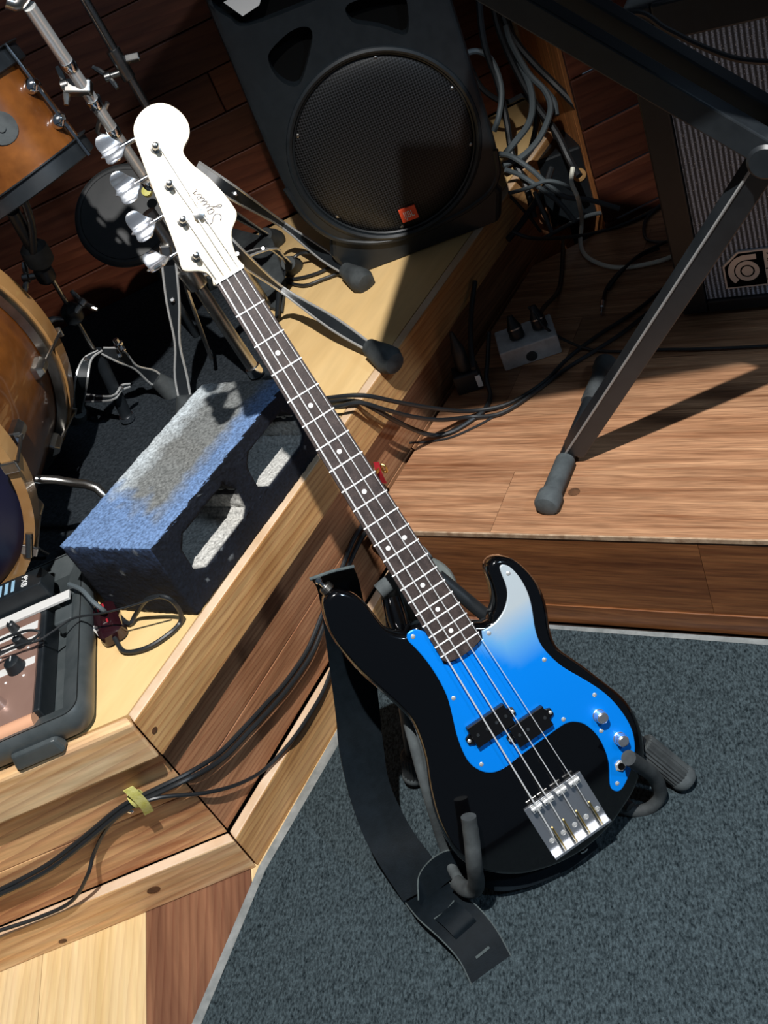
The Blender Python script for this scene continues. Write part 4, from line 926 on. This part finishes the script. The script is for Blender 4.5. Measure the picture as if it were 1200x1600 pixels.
MB().lathe(Y(180, 530, 1.93), (Y(192, 548, 1.93)-Y(180, 530, 1.93)), [(.006, 0), (.006, .008), (.010, .010), (.010, .014), (.006, .016), (.0075, .018), (.0075, .028), (.005, .03)], 14).build('thumb_screw', M['chrome'], s3, smooth=True)
pd_c = Y(196, 335, 2.14); pn = Vector((-.05, -.72, .70)).normalized()
pdt = thing('practice_pad', 'dark grey round rubber cymbal pad half hidden behind the headstock', 'pad', pd_c)
MB().lathe(pd_c, pn, [(.0, .004), (.098, .002), (.104, -.003), (.104, -.010), (.0, -.014)], 56).build('pad', M['greyd'], pdt, smooth=True)
MB().lathe(pd_c, pn, [(.092, .0022), (.0925, .0034), (.093, .0022)], 56, caps=False).build('groove_line', M['black'], pdt, smooth=True)
MB().lathe(pd_c, pn, [(.104, -.011), (.107, -.008), (.107, -.004), (.104, -.002)], 56, caps=False).build('rim', M['rubber'], pdt, smooth=True)
MB().tube([pd_c - pn*.012, Vector((pd_c.x, pd_c.y+.02, pd_c.z-.12)), Vector((pd_c.x+.0, pd_c.y+.03, h2+.008))], .008, 12, 3).build('post', M['steel'], pdt, smooth=True)
MB().lathe(Y(230, 300, 2.10), pn, [(.010, -.004), (.010, .006)], 14).build('felt_washer', M['yellow'], pdt, smooth=True)
# dark pedal board lying behind the neck
q = [Z(352, 352, h2+.05), Z(425, 372, h2+.05), Z(446, 437, h2+.012), Z(440, 484, h2+.012), Z(395, 470, h2+.012)]
fb_ = thing('footboard', 'flat black pedal footboard on the platform behind the upper neck', 'pedal', Z(400, 430, h2))
vs = q + [Vector((p.x, p.y, h2+.001)) for p in q]
MB().add(vs, [[0,1,2,3,4],[9,8,7,6,5]]+[[i, (i+1) % 5, (i+1) % 5+5, i+5] for i in range(5)]).build('board', M['rubber'], fb_, bevel=.003)
MB().tube([Z(436, 455, h2+.03), Z(433, 500, h2+.006)], .006, 8).build('hinge_post', M['steel'], fb_, smooth=True)
# ------------------------------------------------------------------ mixer in its case, lower left
MX = frame((-.518, 1.150, h2), (math.cos(r_(-5)), math.sin(r_(-5)), 0), (math.sin(r_(5)), math.cos(r_(5)), 0))
mc = thing('mixer_case', 'open grey-black plastic carrying case holding a mixer, cut by the left edge', 'case', MX @ Vector((-.3, .15, 0)))
def rrect(x0, y0, x1, y1, r, n=6):
    out = []
    for cx, cy, a0 in ((x1-r, y0+r, -90), (x1-r, y1-r, 0), (x0+r, y1-r, 90), (x0+r, y0+r, 180)):
        out += [Vector((cx + r*math.cos(r_(a0+90*i/n)), cy + r*math.sin(r_(a0+90*i/n)))) for i in range(n+1)]
    return out
ro = rrect(-.62, 0, .0, .40, .035)
lay = [(.002, offset(ro, .014)), (.010, offset(ro, .006)), (.030, ro), (.044, offset(ro, .002)), (.052, offset(ro, .008)), (.050, offset(ro, .014)), (.034, offset(ro, .045)), (.008, offset(ro, .052))]
cs = MB(MX); n = len(ro); vs = [(p.x, p.y, z) for z, q_ in lay for p in q_]; fs = []
for k in range(len(lay)-1):
    for i in range(n): fs.append([k*n+i, k*n+(i+1) % n, (k+1)*n+(i+1) % n, (k+1)*n+i])
fs += [list(range(n))[::-1], [(len(lay)-1)*n+i for i in range(n)]]
cs.add(vs, fs).build('tray', M['case'], mc, smooth=True)
MB(MX).tube([(p.x, p.y, .0505) for p in offset(ro, .011)], .0012, 5, 0, True).build('rim_groove', M['hole'], mc)
MB(MX).stack([(.004, [(-.135, -.012), (-.055, -.012), (-.050, .006), (-.140, .006)]), (.030, [(-.130, -.008), (-.06, -.008), (-.056, .006), (-.134, .006)])]).build('latch', M['case'], mc, bevel=.005)
for a_, b_ in (((-.062, .285), (-.012, .300)), ((-.062, .225), (-.030, .262))): MB(MX).box((a_[0], a_[1], .020), (b_[0], b_[1], .046)).build('corner_block', M['case'], mc, bevel=.003)
mx = thing('mixer', 'copper-faced audio mixer with silver stripes and black knobs inside the plastic case', 'mixer', MX @ Vector((-.3, .15, .01)))
MB(MX).box((-.56, .045, .0095), (-.074, .330, .050)).build('chassis', M['black'], mx, bevel=.003)
pn_ = MB(MX).box((-.56, .040, .0502), (-.084, .262, .0535)).build('face_panel', M['copper'], mx)
MB(MX).tube([(-.56, .034, .0425), (-.084, .034, .0425)], .0125, 16).build('rolled_edge', M['coppers'], mx, smooth=True)
for y0, y1, x1 in ((.226, .244, -.086), (.146, .162, -.086), (.196, .210, -.086)): MB(MX).box((-.56, y0, .0536), (x1, y1, .0541)).build('silver_stripe', M['silver'], pn_)
MB(MX).box((-.56, .266, .0502), (-.030, .286, .056)).build('silver_rail', M['silver'], mx, bevel=.001)
MB(MX).stack([(.0503, rrect(-.56, .292, -.062, .345, .006, 2)), (.084, rrect(-.556, .296, -.066, .340, .006, 2))]).build('rear_hump', M['black'], mx, bevel=.004)
TR = Matrix.Translation((-.118, .318, .0845)) @ Matrix.Rotation(r_(-90), 4, 'Z') @ Matrix.Rotation(r_(0), 4, 'Z')
text('panel_lettering', 'PX8', .016, MX @ Matrix.Translation((-.098, .318, .0845)) @ Matrix.Rotation(r_(-90), 4, 'Z'), M['white'], mx)
for i in range(4): MB(MX).stack([(.0842, [(-.122-.012*i, .304), (-.116-.012*i, .304), (-.116-.012*i, .332), (-.122-.012*i, .332)]), (.0847, [(-.122-.012*i, .304), (-.116-.012*i, .304), (-.116-.012*i, .332), (-.122-.012*i, .332)])]).build('printed_bar', M['bluep'], mx)
for x, y, r, m in ((-.112, .203, .0105, 'black'), (-.118, .152, .015, 'black'), (-.160, .203, .0105, 'black'), (-.170, .152, .015, 'black'), (-.128, .245, .008, 'black'), (-.165, .245, .008, 'black'), (-.140, .085, .010, 'chrome'), (-.19, .085, .010, 'chrome')):
    MB(MX).lathe((x, y, .0536), (0, 0, 1), [(r*1.1, 0), (r, .004), (r*.85, .016), (r*.6, .018)], 16).build('knob', M[m], mx, smooth=True)
    MB(MX).box((x-.0008, y, .0716), (x+.0008, y+r*.7, .0722)).build('pointer', M['white'], mx)
for x, y in ((-.10, .188), (-.104, .128), (-.135, .128), (-.15, .188)): MB(MX).lathe((x, y, .0536), (0, 0, 1), [(.0022, 0), (.0022, .0006)], 10).build('printed_dot', M['white'], pn_)
# ------------------------------------------------------------------ little adapter on the deck
af0, af1 = Z(170, 1012, h2), Z(152, 963, h2); ADF = frame((af0+af1)/2, af1-af0, uZ)
ln_ = (af1-af0).length
ad = thing('power_adapter', 'dark red translucent plastic cable adapter lying beside the mixer case', 'adapter', (af0+af1)/2)
zn = 1 if (ADF.to_3x3() @ Vector((0, 0, 1))).x > 0 else -1
AD2 = Matrix.Translation((af0+af1)/2 + Vector((.018, -.002, 0))) @ Matrix.Rotation(yw(af1-af0), 4, 'Z')
MB(AD2).stack([(.0005, rrect(-.042, -.019, .042, .019, .012)), (.004, rrect(-.045, -.022, .045, .022, .014)), (.022, rrect(-.044, -.021, .044, .021, .014)), (.028, rrect(-.036, -.014, .036, .014, .010))]).build('case', M['wine'], ad, smooth=True)
MB(AD2).box((-.012, .0215, .003), (.014, .0245, .026)).build('sticker', M['white'], ad)
for x, y in ((.02, .004), (-.018, -.004), (.024, -.006)): MB(AD2).box((x, y, .0275), (x+.009, y+.003, .0286)).build('printed_mark', M['redstr'], ad)
# ------------------------------------------------------------------ boxes on the low stage
pb0, pb1 = Z(790, 581, h1), Z(879, 551, h1); PF = frame(pb0, pb1-pb0, NS); pl_ = (pb1-pb0).length
px_ = thing('effects_pedal', 'small scuffed grey metal box with black plugs in its top on the low stage', 'pedal', (pb0+pb1)/2)
MB(PF).stack([(.0005, [(0, 0), (pl_, 0), (pl_, .085), (0, .085)]), (.046, [(0, -.001), (pl_, -.001), (pl_, .085), (0, .085)])]).build('case', M['pedal'], px_, bevel=.003)
MB(PF).lathe((pl_*.5, 0, .017), (0, -1, 0), [(.0115, 0), (.0115, .0025), (.009, .003)], 20).build('knob', M['rubber'], px_, smooth=True)
for i, x in enumerate((.045, .095)):
    o = MB(PF).lathe((x, .035+.008*i, .046), (-.05, .3, 1), [(.014, 0), (.0165, .004), (.0155, .024), (.011, .034), (.006, .05)], 12).build('plug', M['black'], px_, smooth=True)
    MB(PF).lathe((x-.001, .041+.008*i, .066), (-.05, .3, 1), [(.0162, 0), (.0162, .003)], 12).build('plug_ring', M['dchrome'], o, smooth=True)
ub0, ub1 = Z(717, 620, h1), Z(755, 608, h1); UF = frame(ub0, ub1-ub0, NS); ul = (ub1-ub0).length
us = thing('plug_adapter', 'small black mains plug block standing on the stage beside the platform', 'plug', (ub0+ub1)/2)
MB(UF).box((0, 0, .0005), (ul*1.05, .045, .046)).build('case', M['black'], us, bevel=.004)
MB(UF).box((ul*.86, -.001, .008), (ul*1.06, .003, .036)).build('label', M['white'], us, bevel=.0005)
MB(UF).lathe((ul*.55, .02, .046), (0, .1, 1), [(.012, 0), (.016, .006), (.014, .05), (.008, .07), (.004, .09)], 14).build('plug', M['black'], us, smooth=True)
ob_c = Z(905, 335, h1)
so_ = thing('floor_socket', 'dark box with a round brass-coloured socket in the corner behind the cables', 'socket', ob_c)
OF = frame(ob_c + Vector((-.02, -.02, 0)), (1, -.25, 0), uZ)
MB(OF).box((-.055, .0005, -.12), (.055, .175, 0)).build('case', M['black'], so_, bevel=.006)
oc = OF.inverted() @ PL(905, 273, OF @ Vector((0, 0, .001)), OF.to_3x3() @ Vector((0, 0, 1)))
MB(OF).lathe((oc.x, oc.y, 0), (0, 0, 1), [(.0155, 0), (.0155, .004), (.0075, .005), (.0065, .001)], 24).build('socket_ring', M['sleeve'], so_, smooth=True)
# ------------------------------------------------------------------ cables
def cable(name, label, pts, r, m='cable', group=None, k=6, cat='cable'):
    P_ = [p for p in pts]; o = MB().tube(P_, r, 8, k).build(name, M[m], smooth=True)
    return tag(o, label, cat, group)
fp1 = KC - N1*.012; fp2 = KC - N2*.012
R1 = lambda x, y, d=0: PL(x, y, KC - N1*(.016-d), N1)
R2 = lambda x, y, d=0: PL(x, y, KC - N2*(.016-d), N2)
R1o = lambda x, y, d=.006: PL(x, y, KC + N1*d, N1)
cable('cable', 'black cable on the platform side, upper one of the tied pair', [R1(592,780), R1(575,808), R1(553,842), R1(530,898), R1(505,956), R1(480,1016), R1(446,1066), R1(417,1098), R1(386,1132), R1(342,1177), R1(296,1207), R2(245,1232), R2(190,1260), R2(138,1302), R2(83,1345), R2(40,1370), R2(-12,1396)], .0042)
cable('cable', 'black cable on the platform side, lower one of the tied pair', [R1(600,786,.005), R1(582,815,.005), R1(560,850,.005), R1(536,905,.005), R1(511,964,.005), R1(487,1022,.006), R1(452,1073,.006), R1(424,1106,.006), R1(392,1140,.006), R1(347,1186,.006), R1(296,1216,.006), R2(246,1240,.006), R2(195,1266,.006), R2(143,1308,.006), R2(87,1352,.006), R2(44,1377,.006), R2(-12,1403,.006)], .0042)
cable('cable', 'thinner black cable sagging below the tied pair and crossing the lower moulding', [R1o(532,1010,.004), R1o(520,1040,.004), R1o(507,1075,.004), R1o(490,1106), R1o(458,1154), R1(417,1199,.004), R1(375,1224,.004), R1(320,1239,.003), R2(250,1246,.011), R2(205,1262,.011), R2(170,1290,.006), R2(147,1333,.004), PL(137,1367,KC+N2*.005,N2), PL(112,1408,KC+N2*.006,N2), PL(62,1433,KC+N2*.006,N2), PL(-10,1457,KC+N2*.006,N2)], .0034)
ty = thing('velcro_tie', 'yellow velcro tie strapping the cables to the platform side', 'cable tie', R2(214, 1248, .01))
tc_ = R2(215, 1247, .007); td = (R2(245, 1232, .007)-R2(185, 1263, .007)).normalized()
tpx = td.cross(N2).normalized()
ringp = [tc_ + tpx*(.0155*math.cos(a_)) + N2*(.009*math.sin(a_)+.001) for a_ in [2*math.pi*i/14 for i in range(15)]]
MB().ribbon(ringp, [td*.0085]*15, .0018, 3).build('band', M['yellow'], ty, smooth=True)
MB().ribbon([R2(200, 1232, .016), R2(212, 1243, .019), R2(226, 1258, .019), R2(233, 1270, .014)], [td*.0085]*4, .0018, 4).build('tail', M['yellow'], ty, smooth=True)
MB().lathe(R2(204, 1266, .004), N2, [(.005, 0), (.005, .003), (.002, .005)], 12).build('screw', M['chrome'], ty, smooth=True)
e_ = lambda x, y, z: Z(x, y, z)
a1, a2 = h2+.006, h1+.006
cable('cable', 'dark cable crossing from the platform edge to the low stage, top one of three', [e_(430,640,a1+.01), e_(480,628,a1+.02), e_(520,621,a1+.03), e_(569,618,a1+.025), e_(625,629,.40), e_(685,639,.32), e_(737,642,.255), e_(794,631,a2), e_(850,597,a2), e_(887,560,a2), e_(933,525,a2), e_(992,487,a2), e_(1033,454,a2), e_(1060,430,a2)], .0042)
cable('cable', 'dark cable crossing from the platform edge to the low stage, middle one of three', [e_(430,648,a1+.006), e_(480,640,a1+.012), e_(524,636,a1+.02), e_(561,629,a1+.02), e_(599,639,.42), e_(640,650,.36), e_(685,656,.30), e_(730,652,.25), e_(783,646,a2), e_(837,612,a2), e_(879,580,a2), e_(933,546,a2), e_(971,521,a2), e_(1008,492,a2), e_(1050,460,a2)], .0042)
cable('cable', 'dark cable crossing from the platform edge to the low stage, lowest sagging one', [e_(430,655,a1), e_(480,635,a1+.004), e_(516,627,a1+.006), e_(560,628,a1+.008), e_(587,640,.42), e_(617,657,.36), e_(647,671,.29), e_(677,680,.25), e_(707,674,a2), e_(737,656,a2), e_(757,640,a2), e_(766,618,a2), e_(760,592,a2+.01), e_(762,560,a2+.03), e_(764,520,a2+.05)], .0048)
cable('cable', 'thin black cable end lying below the sagging cable on the low stage', [e_(640,692,a2-.003), e_(670,690,a2-.003), e_(705,683,a2-.003), e_(740,668,a2-.003), e_(770,652,a2-.003)], .0022)
cable('cable', 'black power lead dropping into the small plug block beside the platform', [R1o(742,440,.01), R1o(737,480,.02), e_(735,520,.33), e_(737,555,.31), e_(740,576,.30)], .0055)
cable('cable', 'thin dark cable from the grey metal box running right across the low stage', [e_(826,480,h1+.09), e_(838,492,h1+.08), e_(850,510,h1+.06), e_(880,530,h1+.02), e_(918,545,a2), e_(965,549,a2), e_(1030,546,a2), e_(1100,545,a2), e_(1210,540,a2)], .0030)
cable('cable', 'black lead running from the cable heap down to the grey metal box', [e_(880,370,a2), e_(878,420,a2), e_(872,455,a2), e_(850,480,h1+.04), e_(845,490,h1+.06)], .0050)
jc = cable('jack_lead', 'black lead ending in a bare chrome jack plug on the low stage', [e_(1030,388,a2), e_(1000,400,a2), e_(968,425,a2), e_(948,450,a2), e_(941,475,a2)], .0036)
jd = (e_(939,497,a2)-e_(941,475,a2)).normalized()
MB().lathe(e_(941,475,a2), jd, [(.0048, -.01), (.0048, .012), (.0030, .013), (.0030, .030), (.0018, .032), (.0028, .036), (.001, .042)], 12).build('jack_plug', M['chrome'], jc, smooth=True)
cable('cable', 'pale grey-white cable curving over the dark low stage in front of the amplifier', [Y(895,262,2.08), Y(893,285,2.06), Y(903,310,2.02), e_(909,345,h1+.04), e_(907,380,h1+.008), e_(918,402,h1+.006), e_(950,416,h1+.006), e_(985,417,h1+.006), e_(1030,408,h1+.006), e_(1058,397,h1+.006)], .0050, 'wcable')
cable('cable', 'black cable draped in front of the amplifier near the top right corner', [AF @ Vector((-.12, .62, .10)), PL(985,20,AF @ Vector((0,0,.10)),AF.to_3x3() @ Vector((0,0,1))), PL(1040,45,AF @ Vector((0,0,.10)),AF.to_3x3() @ Vector((0,0,1))), PL(1090,70,AF @ Vector((0,0,.10)),AF.to_3x3() @ Vector((0,0,1))), PL(1150,92,AF @ Vector((0,0,.10)),AF.to_3x3() @ Vector((0,0,1))), PL(1215,98,AF @ Vector((0,0,.10)),AF.to_3x3() @ Vector((0,0,1)))], .0050)
cable('cable', 'black coil of thin cable on the deck under the loudspeaker stand leg', [e_(455,415,a1), e_(442,428,a1), e_(446,436,a1), e_(470,434,a1), e_(500,425,a1), e_(520,412,a1), e_(505,400,a1+.01), e_(480,395,a1+.03), e_(462,400,a1+.03), e_(448,420,a1+.02), e_(446,438,a1), e_(475,446,a1), e_(505,436,a1), e_(530,428,a1), e_(545,436,a1)], .0038)
cable('cable', 'black cable from the dark red adapter looping towards the concrete block', [AD2 @ Vector((-.045, 0, .014)), e_(195,1018,a1), e_(230,1012,a1), e_(265,990,a1), e_(282,972,a1), e_(281,955,a1+.02), e_(268,938,a1+.05), e_(250,932,a1+.06), e_(228,938,a1+.05), e_(212,960,a1+.01), e_(200,974,a1), AD2 @ Vector((.040, -.01, .012))], .0040)
cable('cable', 'thin black wire trailing from the block over the case rim onto the mixer', [e_(250,932,h2+.075), e_(200,948,h2+.07), e_(160,958,h2+.07), e_(115,966,h2+.066), e_(85,985,h2+.066), e_(62,1000,h2+.07), e_(30,1010,h2+.072), e_(-10,1022,h2+.072)], .0018)
cable('cable', 'flat twin lead running from behind the case corner to the dark red adapter', [e_(108,913,h2+.06), e_(128,922,h2+.066), e_(145,940,h2+.06), e_(163,955,h2+.04), AD2 @ Vector((.044, .006, .016))], .0040, 'gcable')
cable('cable', 'thin black wire bundle lying on the top of the mixer panel', [e_(-10,1005,h2+.075), e_(20,992,h2+.08), e_(45,985,h2+.085), e_(62,988,h2+.08), e_(50,1000,h2+.075), e_(20,1012,h2+.075), e_(-10,1028,h2+.075)], .0022)
# heap of cables between the loudspeaker and the wall jog
V = lambda x, y, yy: Y(x, y, yy)
heap = [
 ('thick grey cable arching from behind the loudspeaker in the cable heap', [V(722,85,2.30), V(745,80,2.30), V(765,90,2.28), V(778,115,2.26), V(784,145,2.24), V(780,180,2.22), V(772,205,2.22)], .0065, 'gcable'),
 ('thick grey cable rising steeply beside the arching one in the cable heap', [V(788,242,2.2), V(808,218,2.2), V(825,195,2.21), V(832,168,2.22), V(828,135,2.24), V(815,105,2.27), V(800,85,2.3)], .0075, 'gcable'),
 ('thick grey cable bending right across the middle of the cable heap', [V(786,258,2.18), V(815,245,2.18), V(840,220,2.18), V(855,190,2.19), V(860,165,2.2), V(850,140,2.22), V(826,115,2.25), V(800,70,2.28), V(790,40,2.3)], .0070, 'gcable'),
 ('grey cable fanning out low towards the stage corner from the heap', [V(780,240,2.16), V(800,245,2.16), V(830,265,2.14), V(860,292,2.12), V(885,308,2.1), V(920,312,2.08), V(968,326,2.05)], .0058, 'gcable'),
 ('grey cable lying lowest in the heap, near the platform edge', [V(790,265,2.14), V(815,275,2.14), V(845,295,2.12), V(872,315,2.1), V(890,335,2.08), V(898,346,2.07)], .0055, 'gcable'),
 ('grey cable looping along the stage floor out of the heap', [e_(850,372,a2), e_(875,358,a2), e_(900,345,a2+.01), e_(930,334,a2+.01), e_(972,330,a2), e_(1010,325,a2)], .0050, 'gcable'),
 ('thin grey cable crossing the heap from the loudspeaker corner', [V(795,302,2.12), V(825,294,2.12), V(852,283,2.12), V(875,286,2.1), V(895,296,2.08)], .0045, 'gcable'),
 ('grey cable hanging from the wall in a shallow arc over the heap', [V(790,62,2.32), V(806,95,2.3), V(828,118,2.28), V(852,140,2.26), V(866,158,2.24), V(870,180,2.22)], .0060, 'gcable'),
 ('black cable hanging steeply at the left of the heap', [V(748,-10,2.3), V(752,40,2.29), V(760,80,2.28), V(778,130,2.26), V(792,190,2.23), V(800,240,2.2), V(822,290,2.15), V(835,340,2.12)], .0075, 'cable'),
 ('black cable hanging from the wall, right of the steep one', [V(768,-10,2.32), V(778,40,2.3), V(800,95,2.28), V(835,160,2.24), V(868,205,2.2), V(890,250,2.16), V(905,275,2.12)], .0080, 'cable'),
 ('thick black cable sweeping along the edge of the orange side boards', [V(780,-10,2.34), V(788,30,2.32), V(806,65,2.3), V(835,100,2.27), V(865,130,2.24), V(893,158,2.2), V(905,170,2.18)], .0085, 'cable'),
 ('black cable snaking behind the grey ones in the middle of the heap', [V(735,105,2.36), V(755,140,2.34), V(790,160,2.32), V(820,150,2.3), V(838,180,2.28), V(830,230,2.26), V(815,260,2.22), V(822,300,2.18)], .0065, 'cable'),
 ('black cable lying along the platform edge below the heap', [V(793,375,2.08), V(812,352,2.09), V(835,318,2.11), V(852,290,2.13), V(862,262,2.15)], .0070, 'cable'),
 ('black cable running level over the low stage out of the heap', [e_(800,362,a1-.05), e_(830,372,.36), e_(870,372,.30), e_(920,366,a2), e_(970,352,a2), e_(1010,335,a2), e_(1045,312,a2)], .0042, 'cable'),
 ('thin black cable crossing the pale gap in the heap', [V(797,306,2.13), V(812,322,2.12), V(830,342,2.11), V(845,362,2.1)], .0035, 'cable'),
 ('black cable loop beside the amplifier cabinet foot', [e_(1045,315,a2), e_(1015,335,a2), e_(1006,355,a2), e_(1012,375,a2), e_(1040,378,a2), e_(1062,372,a2)], .0036, 'cable'),
 ('black cable crossing towards the amplifier over the white one', [e_(1040,378,a2+.008), e_(1005,395,a2+.010), e_(985,410,a2+.014), e_(968,428,a2+.008), e_(950,452,a2)], .0036, 'cable'),
 ('short grey cable stub pointing down in the heap', [V(835,300,2.11), V(848,330,2.1), V(862,362,2.09)], .0048, 'gcable')]
for lb_, pts, r, m in heap: cable('cable', lb_, pts, r, m, 'cables heaped between loudspeaker and amplifier')
# small bits
rb = thing('ribbon_clip', 'red ribbon with a small brass clip hanging at the platform corner behind the neck', 'clip', R1o(594, 740, .01))
MB().ribbon([R1o(588,722,.012), R1o(592,738,.014), R1o(600,755,.012)], [DS*.006]*3, .0015, 4).build('ribbon', M['redstr'], rb, smooth=True)
MB().tube([R1o(600,732,.02)+ (DS*math.cos(a_)*.5+uZ*math.sin(a_))*.010 for a_ in [2*math.pi*i/12 for i in range(12)]], .0022, 8, 0, True).build('ring', M['brass'], rb, smooth=True)
MB().bar(R1o(588,738,.016), R1o(593,732,.016), .008, .004, N1).build('clasp', M['brass'], rb, bevel=.001)
